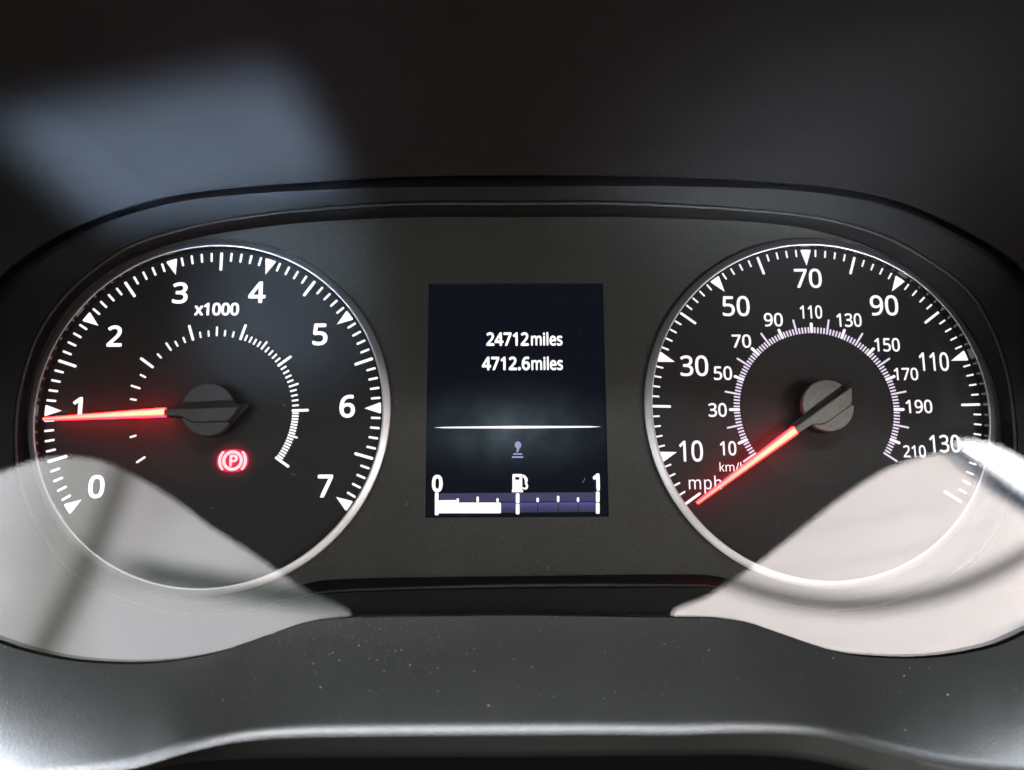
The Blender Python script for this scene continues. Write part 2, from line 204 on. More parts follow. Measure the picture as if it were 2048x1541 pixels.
# outlines of a plain sans serif alphabet: advance, then bezier splines (x, y, left handle, right handle)
GLYPHS = '''{"0":[0.458,[[0.419,0.287,0.419,0.349,0.419,0.241,0.409,0.163,0.416,0.199,0.402,0.126,0.376,0.07,0.391,0.096,0.36,0.045,0.316,0.012,0.341,0.025,0.292,-0.001,0.229,-0.008,0.263,-0.008,0.186,-0.008,0.122,0.027,0.15,0.004,0.094,0.051,0.06,0.129,0.073,0.085,0.046,0.173,0.039,0.287,0.039,0.226,0.039,0.349,0.058,0.446,0.046,0.402,0.071,0.49,0.119,0.547,0.091,0.523,0.146,0.57,0.229,0.581,0.183,0.581,0.271,0.581,0.335,0.547,0.307,0.57,0.364,0.523,0.399,0.446,0.385,0.49,0.412,0.402],[0.11,0.287,0.11,0.339,0.11,0.235,0.121,0.156,0.114,0.191,0.129,0.122,0.159,0.078,0.142,0.096,0.177,0.061,0.229,0.052,0.2,0.052,0.257,0.052,0.298,0.078,0.281,0.061,0.315,0.095,0.336,0.156,0.328,0.121,0.344,0.191,0.348,0.287,0.348,0.235,0.348,0.339,0.336,0.417,0.344,0.383,0.328,0.452,0.298,0.495,0.315,0.478,0.281,0.513,0.229,0.521,0.257,0.521,0.2,0.521,0.159,0.495,0.177,0.513,0.142,0.478,0.121,0.417,0.129,0.452,0.114,0.383]]],"1":[0.458,[[0.285,0.0,0.285,0.191,0.262,0.0,0.216,0.0,0.239,0.0,0.216,0.133,0.216,0.4,0.216,0.267,0.216,0.416,0.216,0.439,0.216,0.429,0.216,0.45,0.217,0.47,0.217,0.46,0.218,0.479,0.219,0.499,0.218,0.489,0.21,0.49,0.196,0.477,0.203,0.483,0.189,0.471,0.169,0.455,0.18,0.464,0.149,0.438,0.108,0.405,0.129,0.422,0.096,0.421,0.071,0.452,0.084,0.437,0.123,0.492,0.226,0.573,0.175,0.532,0.246,0.573,0.285,0.573,0.265,0.573,0.285,0.382]]],"2":[0.458,[[0.417,0.0,0.417,0.021,0.291,0.0,0.038,0.0,0.165,0.0,0.038,0.02,0.038,0.059,0.038,0.039,0.088,0.109,0.188,0.21,0.138,0.16,0.217,0.239,0.261,0.287,0.242,0.265,0.281,0.31,0.306,0.353,0.296,0.332,0.316,0.375,0.322,0.424,0.322,0.399,0.322,0.456,0.294,0.496,0.312,0.48,0.275,0.512,0.221,0.52,0.25,0.52,0.193,0.52,0.147,0.506,0.168,0.516,0.126,0.496,0.083,0.466,0.105,0.483,0.07,0.482,0.045,0.513,0.057,0.497,0.06,0.526,0.094,0.548,0.076,0.538,0.112,0.558,0.153,0.572,0.132,0.566,0.174,0.578,0.221,0.581,0.196,0.581,0.256,0.581,0.313,0.562,0.287,0.574,0.338,0.55,0.372,0.51,0.358,0.532,0.387,0.487,0.394,0.428,0.394,0.46,0.394,0.398,0.375,0.344,0.388,0.37,0.363,0.318,0.324,0.267,0.346,0.292,0.302,0.241,0.247,0.185,0.276,0.214,0.207,0.146,0.128,0.067,0.167,0.107,0.128,0.066,0.128,0.064,0.128,0.065,0.224,0.064,0.417,0.064,0.321,0.064,0.417,0.043]]],"3":[0.458,[[0.395,0.439,0.395,0.48,0.395,0.413,0.381,0.372,0.391,0.391,0.371,0.353,0.34,0.326,0.358,0.338,0.322,0.315,0.277,0.302,0.301,0.306,0.277,0.3,0.277,0.298,0.277,0.299,0.323,0.293,0.379,0.255,0.357,0.279,0.402,0.231,0.413,0.163,0.413,0.201,0.413,0.13,0.39,0.074,0.405,0.1,0.374,0.048,0.318,0.014,0.35,0.028,0.286,-0.001,0.193,-0.008,0.244,-0.008,0.163,-0.008,0.11,-0.001,0.136,-0.006,0.084,0.003,0.036,0.023,0.06,0.011,0.036,0.045,0.036,0.089,0.036,0.067,0.06,0.077,0.114,0.061,0.086,0.068,0.142,0.055,0.194,0.051,0.168,0.051,0.245,0.051,0.305,0.081,0.282,0.061,0.328,0.101,0.339,0.164,0.339,0.129,0.339,0.188,0.32,0.223,0.333,0.208,0.308,0.237,0.265,0.255,0.289,0.248,0.241,0.262,0.179,0.265,0.213,0.265,0.16,0.265,0.123,0.265,0.142,0.265,0.123,0.285,0.123,0.326,0.123,0.306,0.142,0.326,0.18,0.326,0.161,0.326,0.211,0.326,0.259,0.339,0.238,0.33,0.28,0.348,0.307,0.377,0.296,0.361,0.318,0.394,0.323,0.434,0.323,0.412,0.323,0.462,0.295,0.498,0.314,0.483,0.276,0.514,0.219,0.521,0.251,0.521,0.199,0.521,0.164,0.515,0.18,0.519,0.147,0.511,0.117,0.498,0.132,0.506,0.103,0.491,0.075,0.473,0.089,0.483,0.063,0.489,0.039,0.521,0.051,0.505,0.06,0.537,0.115,0.563,0.085,0.551,0.145,0.575,0.218,0.581,0.18,0.581,0.278,0.581,0.352,0.54,0.323,0.567,0.381,0.514]]],"4":[0.458,[[0.443,0.13,0.443,0.151,0.415,0.13,0.359,0.13,0.387,0.13,0.359,0.087,0.359,0.0,0.359,0.043,0.337,0.0,0.291,0.0,0.314,0.0,0.291,0.043,0.291,0.13,0.291,0.087,0.2,0.13,0.017,0.13,0.108,0.13,0.017,0.15,0.017,0.19,0.017,0.17,0.107,0.319,0.286,0.576,0.196,0.447,0.311,0.576,0.359,0.576,0.335,0.576,0.359,0.448,0.359,0.193,0.359,0.321,0.387,0.193,0.443,0.193,0.415,0.193,0.443,0.172],[0.291,0.374,0.291,0.314,0.291,0.388,0.291,0.412,0.291,0.4,0.292,0.423,0.293,0.444,0.292,0.434,0.293,0.454,0.294,0.474,0.294,0.464,0.294,0.483,0.295,0.5,0.295,0.492,0.294,0.5,0.292,0.5,0.293,0.5,0.288,0.49,0.276,0.468,0.282,0.479,0.269,0.456,0.257,0.438,0.263,0.446,0.2,0.356,0.086,0.193,0.143,0.275,0.154,0.193,0.291,0.193,0.223,0.193,0.291,0.253]]],"5":[0.458,[[0.221,0.351,0.202,0.351,0.26,0.351,0.322,0.331,0.294,0.345,0.351,0.318,0.389,0.274,0.374,0.299,0.405,0.249,0.413,0.183,0.413,0.219,0.413,0.143,0.387,0.081,0.404,0.109,0.37,0.052,0.314,0.015,0.346,0.03,0.282,-0.0,0.199,-0.008,0.244,-0.008,0.169,-0.008,0.116,0.0,0.142,-0.005,0.09,0.005,0.051,0.023,0.068,0.013,0.051,0.045,0.051,0.09,0.051,0.068,0.07,0.078,0.121,0.062,0.093,0.069,0.148,0.055,0.2,0.052,0.175,0.052,0.228,0.052,0.274,0.065,0.253,0.057,0.295,0.074,0.323,0.106,0.311,0.088,0.335,0.125,0.341,0.176,0.341,0.148,0.341,0.213,0.306,0.262,0.329,0.242,0.283,0.282,0.197,0.292,0.247,0.292,0.182,0.292,0.146,0.288,0.165,0.291,0.127,0.285,0.099,0.28,0.111,0.283,0.088,0.287,0.064,0.302,0.076,0.295,0.071,0.392,0.086,0.573,0.079,0.482,0.182,0.573,0.373,0.573,0.277,0.573,0.373,0.551,0.373,0.508,0.373,0.53,0.297,0.508,0.146,0.508,0.222,0.508,0.141,0.453,0.132,0.342,0.137,0.398,0.141,0.344,0.169,0.348,0.154,0.346,0.185,0.35]]],"6":[0.458,[[0.044,0.245,0.044,0.202,0.044,0.278,0.051,0.342,0.046,0.31,0.055,0.374,0.075,0.433,0.063,0.405,0.086,0.462,0.121,0.51,0.101,0.487,0.141,0.532,0.196,0.562,0.166,0.549,0.226,0.574,0.306,0.581,0.263,0.581,0.318,0.581,0.344,0.579,0.33,0.58,0.357,0.578,0.377,0.573,0.368,0.576,0.377,0.553,0.377,0.513,0.377,0.533,0.367,0.516,0.344,0.52,0.356,0.519,0.332,0.522,0.308,0.523,0.32,0.523,0.271,0.523,0.216,0.504,0.24,0.517,0.191,0.492,0.158,0.454,0.172,0.475,0.143,0.433,0.127,0.38,0.133,0.408,0.12,0.352,0.115,0.291,0.116,0.323,0.116,0.291,0.119,0.291,0.118,0.291,0.128,0.304,0.15,0.326,0.138,0.315,0.162,0.336,0.194,0.35,0.177,0.344,0.212,0.356,0.255,0.358,0.232,0.358,0.288,0.358,0.342,0.338,0.317,0.352,0.367,0.324,0.4,0.279,0.386,0.305,0.414,0.253,0.421,0.184,0.421,0.221,0.421,0.145,0.399,0.082,0.414,0.111,0.384,0.053,0.336,0.015,0.363,0.031,0.309,-0.0,0.239,-0.008,0.276,-0.008,0.212,-0.008,0.163,0.007,0.186,-0.003,0.139,0.017,0.101,0.054,0.119,0.033,0.083,0.075,0.059,0.133,0.069,0.101,0.049,0.165],[0.238,0.051,0.218,0.051,0.272,0.051,0.32,0.084,0.299,0.062,0.341,0.105,0.351,0.184,0.351,0.139,0.351,0.221,0.324,0.271,0.342,0.25,0.305,0.292,0.241,0.303,0.277,0.303,0.215,0.303,0.175,0.287,0.194,0.298,0.156,0.277,0.131,0.248,0.142,0.264,0.121,0.232,0.115,0.198,0.115,0.215,0.115,0.18,0.123,0.146,0.118,0.163,0.128,0.129,0.146,0.099,0.136,0.113,0.157,0.084,0.185,0.064,0.17,0.073,0.2,0.056]]],"7":[0.458,[[0.109,0.0,0.135,0.0,0.187,0.169,0.344,0.508,0.266,0.339,0.241,0.508,0.035,0.508,0.138,0.508,0.035,0.53,0.035,0.573,0.035,0.551,0.163,0.573,0.419,0.573,0.291,0.573,0.419,0.554,0.419,0.518,0.419,0.536,0.342,0.345,0.187,0.0,0.264,0.173,0.161,0.0]]],"8":[0.458,[[0.229,0.581,0.196,0.581,0.262,0.581,0.318,0.565,0.292,0.575,0.343,0.555,0.378,0.519,0.363,0.539,0.393,0.499,0.4,0.443,0.4,0.473,0.4,0.42,0.385,0.383,0.395,0.4,0.375,0.366,0.346,0.338,0.362,0.351,0.329,0.325,0.291,0.303,0.311,0.313,0.315,0.292,0.355,0.265,0.336,0.279,0.374,0.251,0.401,0.216,0.39,0.234,0.413,0.197,0.419,0.148,0.419,0.175,0.419,0.116,0.395,0.065,0.411,0.089,0.38,0.042,0.33,0.011,0.358,0.024,0.302,-0.002,0.231,-0.008,0.269,-0.008,0.19,-0.008,0.126,0.01,0.155,-0.002,0.098,0.023,0.061,0.063,0.076,0.04,0.047,0.086,0.039,0.146,0.039,0.113,0.039,0.172,0.056,0.214,0.045,0.195,0.067,0.233,0.099,0.264,0.081,0.25,0.118,0.278,0.158,0.299,0.137,0.289,0.139,0.31,0.107,0.336,0.122,0.322,0.092,0.349,0.071,0.383,0.08,0.365,0.062,0.4,0.058,0.444,0.058,0.421,0.058,0.474,0.08,0.518,0.065,0.498,0.095,0.538,0.141,0.565,0.115,0.554,0.167,0.575],[0.108,0.145,0.108,0.165,0.108,0.117,0.138,0.076,0.118,0.094,0.158,0.057,0.229,0.048,0.188,0.048,0.268,0.048,0.319,0.076,0.298,0.057,0.339,0.094,0.35,0.148,0.35,0.118,0.35,0.166,0.335,0.197,0.345,0.183,0.325,0.211,0.293,0.235,0.311,0.224,0.275,0.246,0.229,0.265,0.254,0.256,0.225,0.267,0.217,0.27,0.221,0.269,0.193,0.26,0.157,0.237,0.173,0.249,0.141,0.226,0.121,0.197,0.129,0.212,0.112,0.182],[0.228,0.524,0.259,0.524,0.198,0.524,0.155,0.502,0.174,0.517,0.136,0.488,0.127,0.441,0.127,0.468,0.127,0.421,0.141,0.391,0.131,0.405,0.15,0.378,0.179,0.357,0.163,0.367,0.195,0.348,0.232,0.33,0.213,0.339,0.25,0.338,0.282,0.357,0.267,0.347,0.297,0.366,0.317,0.392,0.308,0.378,0.326,0.405,0.33,0.441,0.33,0.422,0.33,0.468,0.302,0.502,0.321,0.488,0.284,0.517]]],"9":[0.458,[[0.417,0.328,0.417,0.371,0.417,0.295,0.41,0.231,0.415,0.263,0.406,0.198,0.387,0.139,0.398,0.168,0.375,0.111,0.34,0.063,0.36,0.085,0.32,0.041,0.265,0.011,0.295,0.023,0.234,-0.002,0.154,-0.008,0.197,-0.008,0.143,-0.008,0.117,-0.006,0.131,-0.007,0.103,-0.005,0.082,0.0,0.091,-0.003,0.082,0.02,0.082,0.06,0.082,0.04,0.091,0.057,0.115,0.053,0.103,0.054,0.128,0.051,0.152,0.05,0.141,0.05,0.19,0.05,0.245,0.068,0.221,0.056,0.269,0.08,0.303,0.118,0.289,0.097,0.318,0.139,0.334,0.192,0.328,0.164,0.341,0.22,0.346,0.281,0.345,0.25,0.344,0.281,0.341,0.281,0.342,0.281,0.333,0.268,0.31,0.247,0.323,0.257,0.298,0.237,0.266,0.223,0.283,0.229,0.248,0.217,0.204,0.214,0.228,0.214,0.172,0.214,0.118,0.235,0.143,0.221,0.093,0.248,0.061,0.294,0.074,0.268,0.047,0.319,0.04,0.387,0.04,0.35,0.04,0.427,0.063,0.491,0.048,0.462,0.078,0.52,0.127,0.557,0.099,0.542,0.154,0.573,0.223,0.581,0.186,0.581,0.25,0.581,0.299,0.565,0.276,0.575,0.323,0.555,0.361,0.518,0.343,0.539,0.379,0.497,0.402,0.439,0.392,0.471,0.412,0.408],[0.223,0.521,0.243,0.521,0.19,0.521,0.142,0.488,0.163,0.51,0.12,0.466,0.11,0.388,0.11,0.433,0.11,0.351,0.137,0.301,0.119,0.322,0.155,0.28,0.22,0.269,0.182,0.269,0.245,0.269,0.286,0.285,0.268,0.275,0.305,0.296,0.33,0.325,0.32,0.309,0.34,0.341,0.346,0.374,0.346,0.357,0.346,0.392,0.338,0.426,0.343,0.409,0.333,0.444,0.315,0.474,0.325,0.46,0.305,0.488,0.277,0.508,0.292,0.5,0.261,0.517]]],"x":[0.424,[[0.17,0.22,0.118,0.146,0.121,0.29,0.022,0.43,0.071,0.36,0.048,0.43,0.102,0.43,0.075,0.43,0.139,0.376,0.213,0.268,0.176,0.322,0.249,0.322,0.322,0.43,0.286,0.376,0.349,0.43,0.402,0.43,0.375,0.43,0.352,0.36,0.253,0.22,0.303,0.29,0.306,0.146,0.41,0.0,0.358,0.073,0.383,0.0,0.33,0.0,0.356,0.0,0.291,0.057,0.213,0.172,0.252,0.114,0.173,0.114,0.094,0.0,0.133,0.057,0.067,0.0,0.014,0.0,0.041,0.0,0.066,0.073]]],"k":[0.428,[[0.138,0.291,0.138,0.397,0.138,0.283,0.137,0.257,0.138,0.271,0.136,0.244,0.135,0.221,0.135,0.231,0.136,0.221,0.138,0.221,0.137,0.221,0.141,0.226,0.152,0.24,0.146,0.232,0.159,0.248,0.172,0.264,0.165,0.256,0.179,0.273,0.189,0.285,0.184,0.279,0.235,0.333,0.326,0.43,0.281,0.381,0.354,0.43,0.409,0.43,0.381,0.43,0.351,0.369,0.235,0.246,0.293,0.307,0.297,0.164,0.421,0.0,0.359,0.082,0.393,0.0,0.336,0.0,0.364,0.0,0.286,0.067,0.187,0.2,0.237,0.134,0.171,0.186,0.138,0.158,0.154,0.172,0.138,0.105,0.138,0.0,0.138,0.053,0.115,0.0,0.068,0.0,0.091,0.0,0.068,0.203,0.068,0.609,0.068,0.406,0.091,0.609,0.138,0.609,0.115,0.609,0.138,0.503]]],"m":[0.75,[[0.54,0.438,0.512,0.438,0.588,0.438,0.649,0.401,0.625,0.425,0.673,0.376,0.685,0.28,0.685,0.335,0.685,0.187,0.685,0.0,0.685,0.093,0.662,0.0,0.615,0.0,0.638,0.0,0.615,0.092,0.615,0.277,0.615,0.184,0.615,0.31,0.594,0.353,0.608,0.336,0.58,0.37,0.528,0.379,0.558,0.379,0.486,0.379,0.438,0.342,0.456,0.366,0.42,0.318,0.411,0.237,0.411,0.283,0.411,0.158,0.411,0.0,0.411,0.079,0.388,0.0,0.342,0.0,0.365,0.0,0.342,0.092,0.342,0.277,0.342,0.184,0.342,0.299,0.332,0.333,0.338,0.318,0.326,0.348,0.303,0.367,0.316,0.36,0.29,0.375,0.253,0.379,0.274,0.379,0.225,0.379,0.185,0.36,0.202,0.372,0.169,0.348,0.15,0.308,0.157,0.331,0.142,0.285,0.139,0.223,0.139,0.257,0.139,0.149,0.139,0.0,0.139,0.074,0.115,0.0,0.068,0.0,0.092,0.0,0.068,0.143,0.068,0.43,0.068,0.287,0.087,0.43,0.125,0.43,0.106,0.43,0.129,0.41,0.136,0.371,0.132,0.391,0.137,0.371,0.14,0.371,0.138,0.371,0.149,0.386,0.173,0.409,0.16,0.399,0.186,0.418,0.217,0.431,0.2,0.426,0.233,0.435,0.266,0.438,0.249,0.438,0.299,0.438,0.349,0.42,0.327,0.432,0.371,0.408,0.398,0.366,0.388,0.39,0.399,0.366,0.402,0.366,0.4,0.366,0.416,0.39,0.461,0.42,0.436,0.408,0.486,0.432]]],"/":[0.298,[[0.29,0.573,0.267,0.573,0.219,0.382,0.077,0.0,0.148,0.191,0.054,0.0,0.008,0.0,0.031,0.0,0.079,0.191,0.221,0.573,0.15,0.382,0.244,0.573]]],"h":[0.495,[[0.139,0.431,0.139,0.49,0.139,0.42,0.138,0.399,0.138,0.41,0.137,0.389,0.135,0.37,0.136,0.379,0.136,0.37,0.14,0.37,0.138,0.37,0.149,0.385,0.174,0.407,0.16,0.398,0.188,0.417,0.221,0.429,0.203,0.424,0.238,0.435,0.273,0.437,0.255,0.437,0.308,0.437,0.36,0.421,0.337,0.432,0.384,0.41,0.413,0.37,0.401,0.393,0.425,0.347,0.431,0.28,0.431,0.317,0.431,0.187,0.431,0.0,0.431,0.093,0.407,0.0,0.361,0.0,0.384,0.0,0.361,0.092,0.361,0.275,0.361,0.183,0.361,0.31,0.338,0.353,0.353,0.336,0.322,0.37,0.265,0.379,0.298,0.379,0.233,0.379,0.189,0.36,0.207,0.372,0.171,0.348,0.15,0.308,0.158,0.331,0.143,0.284,0.139,0.222,0.139,0.256,0.139,0.148,0.139,0.0,0.139,0.074,0.115,0.0,0.068,0.0,0.092,0.0,0.068,0.203,0.068,0.609,0.068,0.406,0.092,0.609,0.139,0.609,0.115,0.609,0.139,0.55]]],"p":[0.493,[[0.273,0.438,0.25,0.438,0.326,0.438,0.401,0.383,0.368,0.419,0.433,0.346,0.449,0.216,0.449,0.29,0.449,0.167,0.427,0.093,0.442,0.126,0.412,0.059,0.365,0.017,0.392,0.034,0.339,0.0,0.272,-0.008,0.308,-0.008,0.25,-0.008,0.213,0.001,0.23,-0.005,0.196,0.007,0.17,0.024,0.182,0.014,0.158,0.033,0.139,0.055,0.147,0.043,0.137,0.055,0.134,0.055,0.136,0.055,0.135,0.045,0.137,0.02,0.136,0.034,0.138,0.006,0.139,-0.016,0.139,-0.006,0.139,-0.075,0.139,-0.192,0.139,-0.134,0.115,-0.192,0.068,-0.192,0.092,-0.192,0.068,0.015,0.068,0.43,0.068,0.222,0.087,0.43,0.126,0.43,0.107,0.43,0.129,0.41,0.136,0.371,0.132,0.391,0.137,0.371,0.139,0.371,0.138,0.371,0.147,0.384,0.17,0.405,0.158,0.395,0.182,0.415,0.213,0.429,0.196,0.423,0.23,0.435],[0.26,0.379,0.299,0.379,0.231,0.379,0.19,0.362,0.208,0.373,0.172,0.351,0.152,0.313,0.16,0.335,0.144,0.291,0.139,0.229,0.139,0.263,0.139,0.225,0.139,0.216,0.139,0.22,0.139,0.18,0.15,0.126,0.142,0.15,0.157,0.101,0.188,0.07,0.17,0.083,0.206,0.057,0.261,0.051,0.23,0.051,0.288,0.051,0.326,0.072,0.309,0.058,0.343,0.087,0.364,0.131,0.355,0.106,0.372,0.156,0.376,0.217,0.376,0.184,0.376,0.266,0.348,0.334,0.367,0.305,0.329,0.364]]],"i":[0.207,[[0.139,0.43,0.115,0.43,0.139,0.287,0.139,0.0,0.139,0.143,0.115,0.0,0.068,0.0,0.092,0.0,0.068,0.143,0.068,0.43,0.068,0.287,0.092,0.43],[0.104,0.591,0.092,0.591,0.115,0.591,0.133,0.58,0.124,0.587,0.141,0.573,0.145,0.546,0.145,0.562,0.145,0.531,0.133,0.512,0.141,0.52,0.124,0.505,0.104,0.501,0.115,0.501,0.092,0.501,0.075,0.512,0.083,0.505,0.067,0.52,0.063,0.546,0.063,0.531,0.063,0.562,0.075,0.58,0.067,0.573,0.083,0.587]]],"l":[0.207,[[0.139,0.0,0.139,0.203,0.115,0.0,0.068,0.0,0.092,0.0,0.068,0.203,0.068,0.609,0.068,0.406,0.092,0.609,0.139,0.609,0.115,0.609,0.139,0.406]]],"e":[0.452,[[0.234,0.438,0.196,0.438,0.271,0.438,0.329,0.414,0.303,0.43,0.356,0.398,0.39,0.346,0.376,0.375,0.404,0.317,0.411,0.244,0.411,0.283,0.411,0.23,0.411,0.201,0.411,0.215,0.313,0.201,0.117,0.201,0.215,0.201,0.118,0.153,0.154,0.09,0.131,0.116,0.178,0.065,0.254,0.052,0.211,0.052,0.281,0.052,0.327,0.06,0.306,0.055,0.348,0.065,0.392,0.082,0.37,0.072,0.392,0.061,0.392,0.02,0.392,0.041,0.37,0.01,0.327,-0.001,0.349,0.003,0.306,-0.006,0.251,-0.008,0.28,-0.008,0.21,-0.008,0.143,0.017,0.174,0.0,0.112,0.033,0.07,0.091,0.088,0.058,0.053,0.124,0.044,0.212,0.044,0.164,0.044,0.259,0.068,0.333,0.052,0.299,0.084,0.366,0.134,0.411,0.106,0.392,0.163,0.429],[0.233,0.38,0.257,0.38,0.2,0.38,0.154,0.348,0.173,0.369,0.134,0.326,0.119,0.257,0.122,0.296,0.192,0.257,0.338,0.257,0.265,0.257,0.338,0.282,0.326,0.322,0.334,0.303,0.319,0.34,0.292,0.364,0.308,0.354,0.277,0.375]]],"s":[0.384,[[0.348,0.119,0.348,0.142,0.348,0.091,0.327,0.049,0.341,0.068,0.313,0.03,0.268,0.006,0.294,0.016,0.242,-0.003,0.176,-0.008,0.212,-0.008,0.146,-0.008,0.099,-0.001,0.121,-0.006,0.077,0.004,0.042,0.019,0.058,0.011,0.042,0.041,0.042,0.083,0.042,0.062,0.059,0.075,0.104,0.06,0.08,0.067,0.128,0.053,0.178,0.049,0.153,0.049,0.214,0.049,0.256,0.066,0.24,0.055,0.272,0.078,0.28,0.112,0.28,0.093,0.28,0.123,0.271,0.141,0.277,0.133,0.265,0.15,0.239,0.167,0.255,0.158,0.224,0.175,0.174,0.196,0.202,0.185,0.146,0.206,0.103,0.228,0.122,0.217,0.083,0.238,0.057,0.266,0.068,0.251,0.046,0.281,0.041,0.324,0.041,0.3,0.041,0.36,0.085,0.408,0.056,0.388,0.115,0.428,0.202,0.438,0.154,0.438,0.228,0.438,0.275,0.43,0.253,0.435,0.298,0.425,0.339,0.409,0.319,0.418,0.331,0.39,0.315,0.353,0.323,0.372,0.297,0.36,0.258,0.372,0.278,0.367,0.238,0.377,0.197,0.38,0.218,0.38,0.168,0.38,0.131,0.366,0.146,0.375,0.116,0.357,0.108,0.328,0.108,0.344,0.108,0.316,0.119,0.298,0.112,0.306,0.126,0.29,0.154,0.274,0.137,0.282,0.17,0.266,0.219,0.246,0.191,0.256,0.246,0.236,0.289,0.215,0.269,0.226,0.308,0.204,0.333,0.176,0.323,0.191,0.343,0.161]]],"P":[0.485,[[0.229,0.573,0.179,0.573,0.304,0.573,0.393,0.528,0.359,0.558,0.427,0.499,0.444,0.404,0.444,0.458,0.444,0.381,0.433,0.336,0.44,0.358,0.425,0.315,0.395,0.278,0.412,0.295,0.377,0.261,0.324,0.238,0.353,0.248,0.295,0.228,0.216,0.223,0.258,0.223,0.194,0.223,0.15,0.223,0.172,0.223,0.15,0.149,0.15,0.0,0.15,0.074,0.126,0.0,0.078,0.0,0.102,0.0,0.078,0.191,0.078,0.573,0.078,0.382,0.128,0.573],[0.223,0.511,0.274,0.511,0.199,0.511,0.15,0.511,0.174,0.511,0.15,0.435,0.15,0.285,0.15,0.36,0.169,0.285,0.208,0.285,0.188,0.285,0.244,0.285,0.298,0.296,0.274,0.289,0.322,0.304,0.352,0.334,0.34,0.316,0.364,0.351,0.37,0.401,0.37,0.373,0.37,0.438,0.334,0.484,0.358,0.465,0.311,0.502]]],".":[0.215,[[0.058,0.043,0.058,0.024,0.058,0.063,0.072,0.085,0.063,0.077,0.082,0.093,0.107,0.097,0.093,0.097,0.121,0.097,0.142,0.085,0.132,0.093,0.152,0.077,0.157,0.043,0.157,0.063,0.157,0.024,0.142,0.002,0.152,0.01,0.132,-0.007,0.107,-0.011,0.121,-0.011,0.093,-0.011,0.072,0.002,0.082,-0.007,0.063,0.01]]]}'''
GL = json.loads(GLYPHS)


def text(name, s, box, mat, parent, pc, w=0.05, bold=0.02, track=0.0, label=None, tw=0.05):
    """Raised flat lettering filling the pixel box (x0, y0, x1, y1) of the photograph on the plane w."""
    bez, x = [], 0.0
    for ch in s:
        adv, sp = GL[ch]
        bez += [(b, x) for b in sp]
        x += adv + track
    me = slab_mesh(name, None, w, w + tw, mat, bez, 0.0)
    if bold > 0:
        rim = slab_mesh(name, None, w, w + tw, mat, bez, 0.0, tube=bold)
        bm = bmesh.new()
        bm.from_mesh(me)
        bm.from_mesh(rim)
        bm.to_mesh(me)
        bm.free()
        bpy.data.meshes.remove(rim)
    xs = [v.co.x for v in me.vertices]
    ys = [v.co.y for v in me.vertices]
    x0, x1, y0, y1 = min(xs), max(xs), min(ys), max(ys)
    cx, cy = (box[0] + box[2]) / 2, (box[1] + box[3]) / 2
    c = at(cx, cy, w)
    W = (at(box[2], cy, w) - at(box[0], cy, w)).length
    H = (at(cx, box[3], w) - at(cx, box[1], w)).length
    sx, sy = W / (x1 - x0), H / (y1 - y0)
    for v in me.vertices:
        q = v.co
        v.co = V(c.x - pc[0] + (q.x - (x0 + x1) / 2) * sx, c.y - pc[1] + (q.y - (y0 + y1) / 2) * sy, q.z)
    o = link(name, me, parent)
    if label:
        o['label'] = label
    return o


def capsule(l0, l1, wd, round_out=True):
    """Tick outline along +x from l0 to l1, rounded ends."""
    r = wd / 2
    p = []
    rr = r * 0.8
    for cx, a0 in ((l1 - rr, -90), (l0 + rr, 90)):
        for k in range(6):
            a = math.radians(a0 + 36 * k)
            p.append((cx + rr * math.cos(a), r * math.sin(a)))
    return p


def lathe(profile, n=160):
    v, f = [], []
    m = len(profile)
    for i in range(n):
        a = 2 * math.pi * i / n
        for r, w in profile:
            v.append((r * math.cos(a), r * math.sin(a), w))
    for i in range(n):
        j = (i + 1) % n
        for k in range(m - 1):
            f.append((i * m + k, j * m + k, j * m + k + 1, i * m + k + 1))
    return v, f


def circle(cx, cy, r, n=96):
    return [(cx + r * math.cos(2 * math.pi * i / n), cy + r * math.sin(2 * math.pi * i / n)) for i in range(n)]


def catmull(pts, closed=True, sub=8):
    n = len(pts)
    out = []
    for i in range(n if closed else n - 1):
        if closed:
            p0, p1, p2, p3 = (pts[(i + k - 1) % n] for k in range(4))
        else:
            p0, p1, p2, p3 = (pts[min(max(i + k - 1, 0), n - 1)] for k in range(4))
        for s in range(sub):
            t = s / sub
            out.append(tuple(0.5 * (2 * b + (c - a) * t + (2 * a - 5 * b + 4 * c - d) * t * t + (3 * b - a - 3 * c + d) * t ** 3)
                             for a, b, c, d in zip(p0, p1, p2, p3)))
    if not closed:
        out.append(tuple(pts[-1]))
    return out


def polar_loop(pts, w, n=240, centre=(1024, 800), shrink=0.0):
    """Closed pixel outline resampled at n even angles about a centre, laid on the plane w: list of (u, v, w)."""
    d = catmull(pts)
    pol = sorted((math.atan2(y - centre[1], x - centre[0]) % (2 * math.pi), math.hypot(x - centre[0], y - centre[1])) for x, y in d)
    pol = [(pol[-1][0] - 2 * math.pi, pol[-1][1])] + pol + [(pol[0][0] + 2 * math.pi, pol[0][1])]
    out, k = [], 0
    for i in range(n):
        a = 2 * math.pi * i / n
        while pol[k + 1][0] < a:
            k += 1
        t = (a - pol[k][0]) / max(1e-9, pol[k + 1][0] - pol[k][0])
        r = pol[k][1] + (pol[k + 1][1] - pol[k][1]) * t - shrink
        q = at(centre[0] + r * math.cos(a), centre[1] + r * math.sin(a), w)
        out.append((q.x, q.y, w))
    return out


def loft(loops):
    n = len(loops[0])
    v = [p for l in loops for p in l]
    f = []
    for k in range(len(loops) - 1):
        for i in range(n):
            j = (i + 1) % n
            f.append((k * n + i, k * n + j, (k + 1) * n + j, (k + 1) * n + i))
    return v, f


# ------------------------------------------------------------------ materials
def base(name):
    m = bpy.data.materials.new(name)
    m.use_nodes = True
    nt = m.node_tree
    return m, nt, nt.nodes['Principled BSDF']


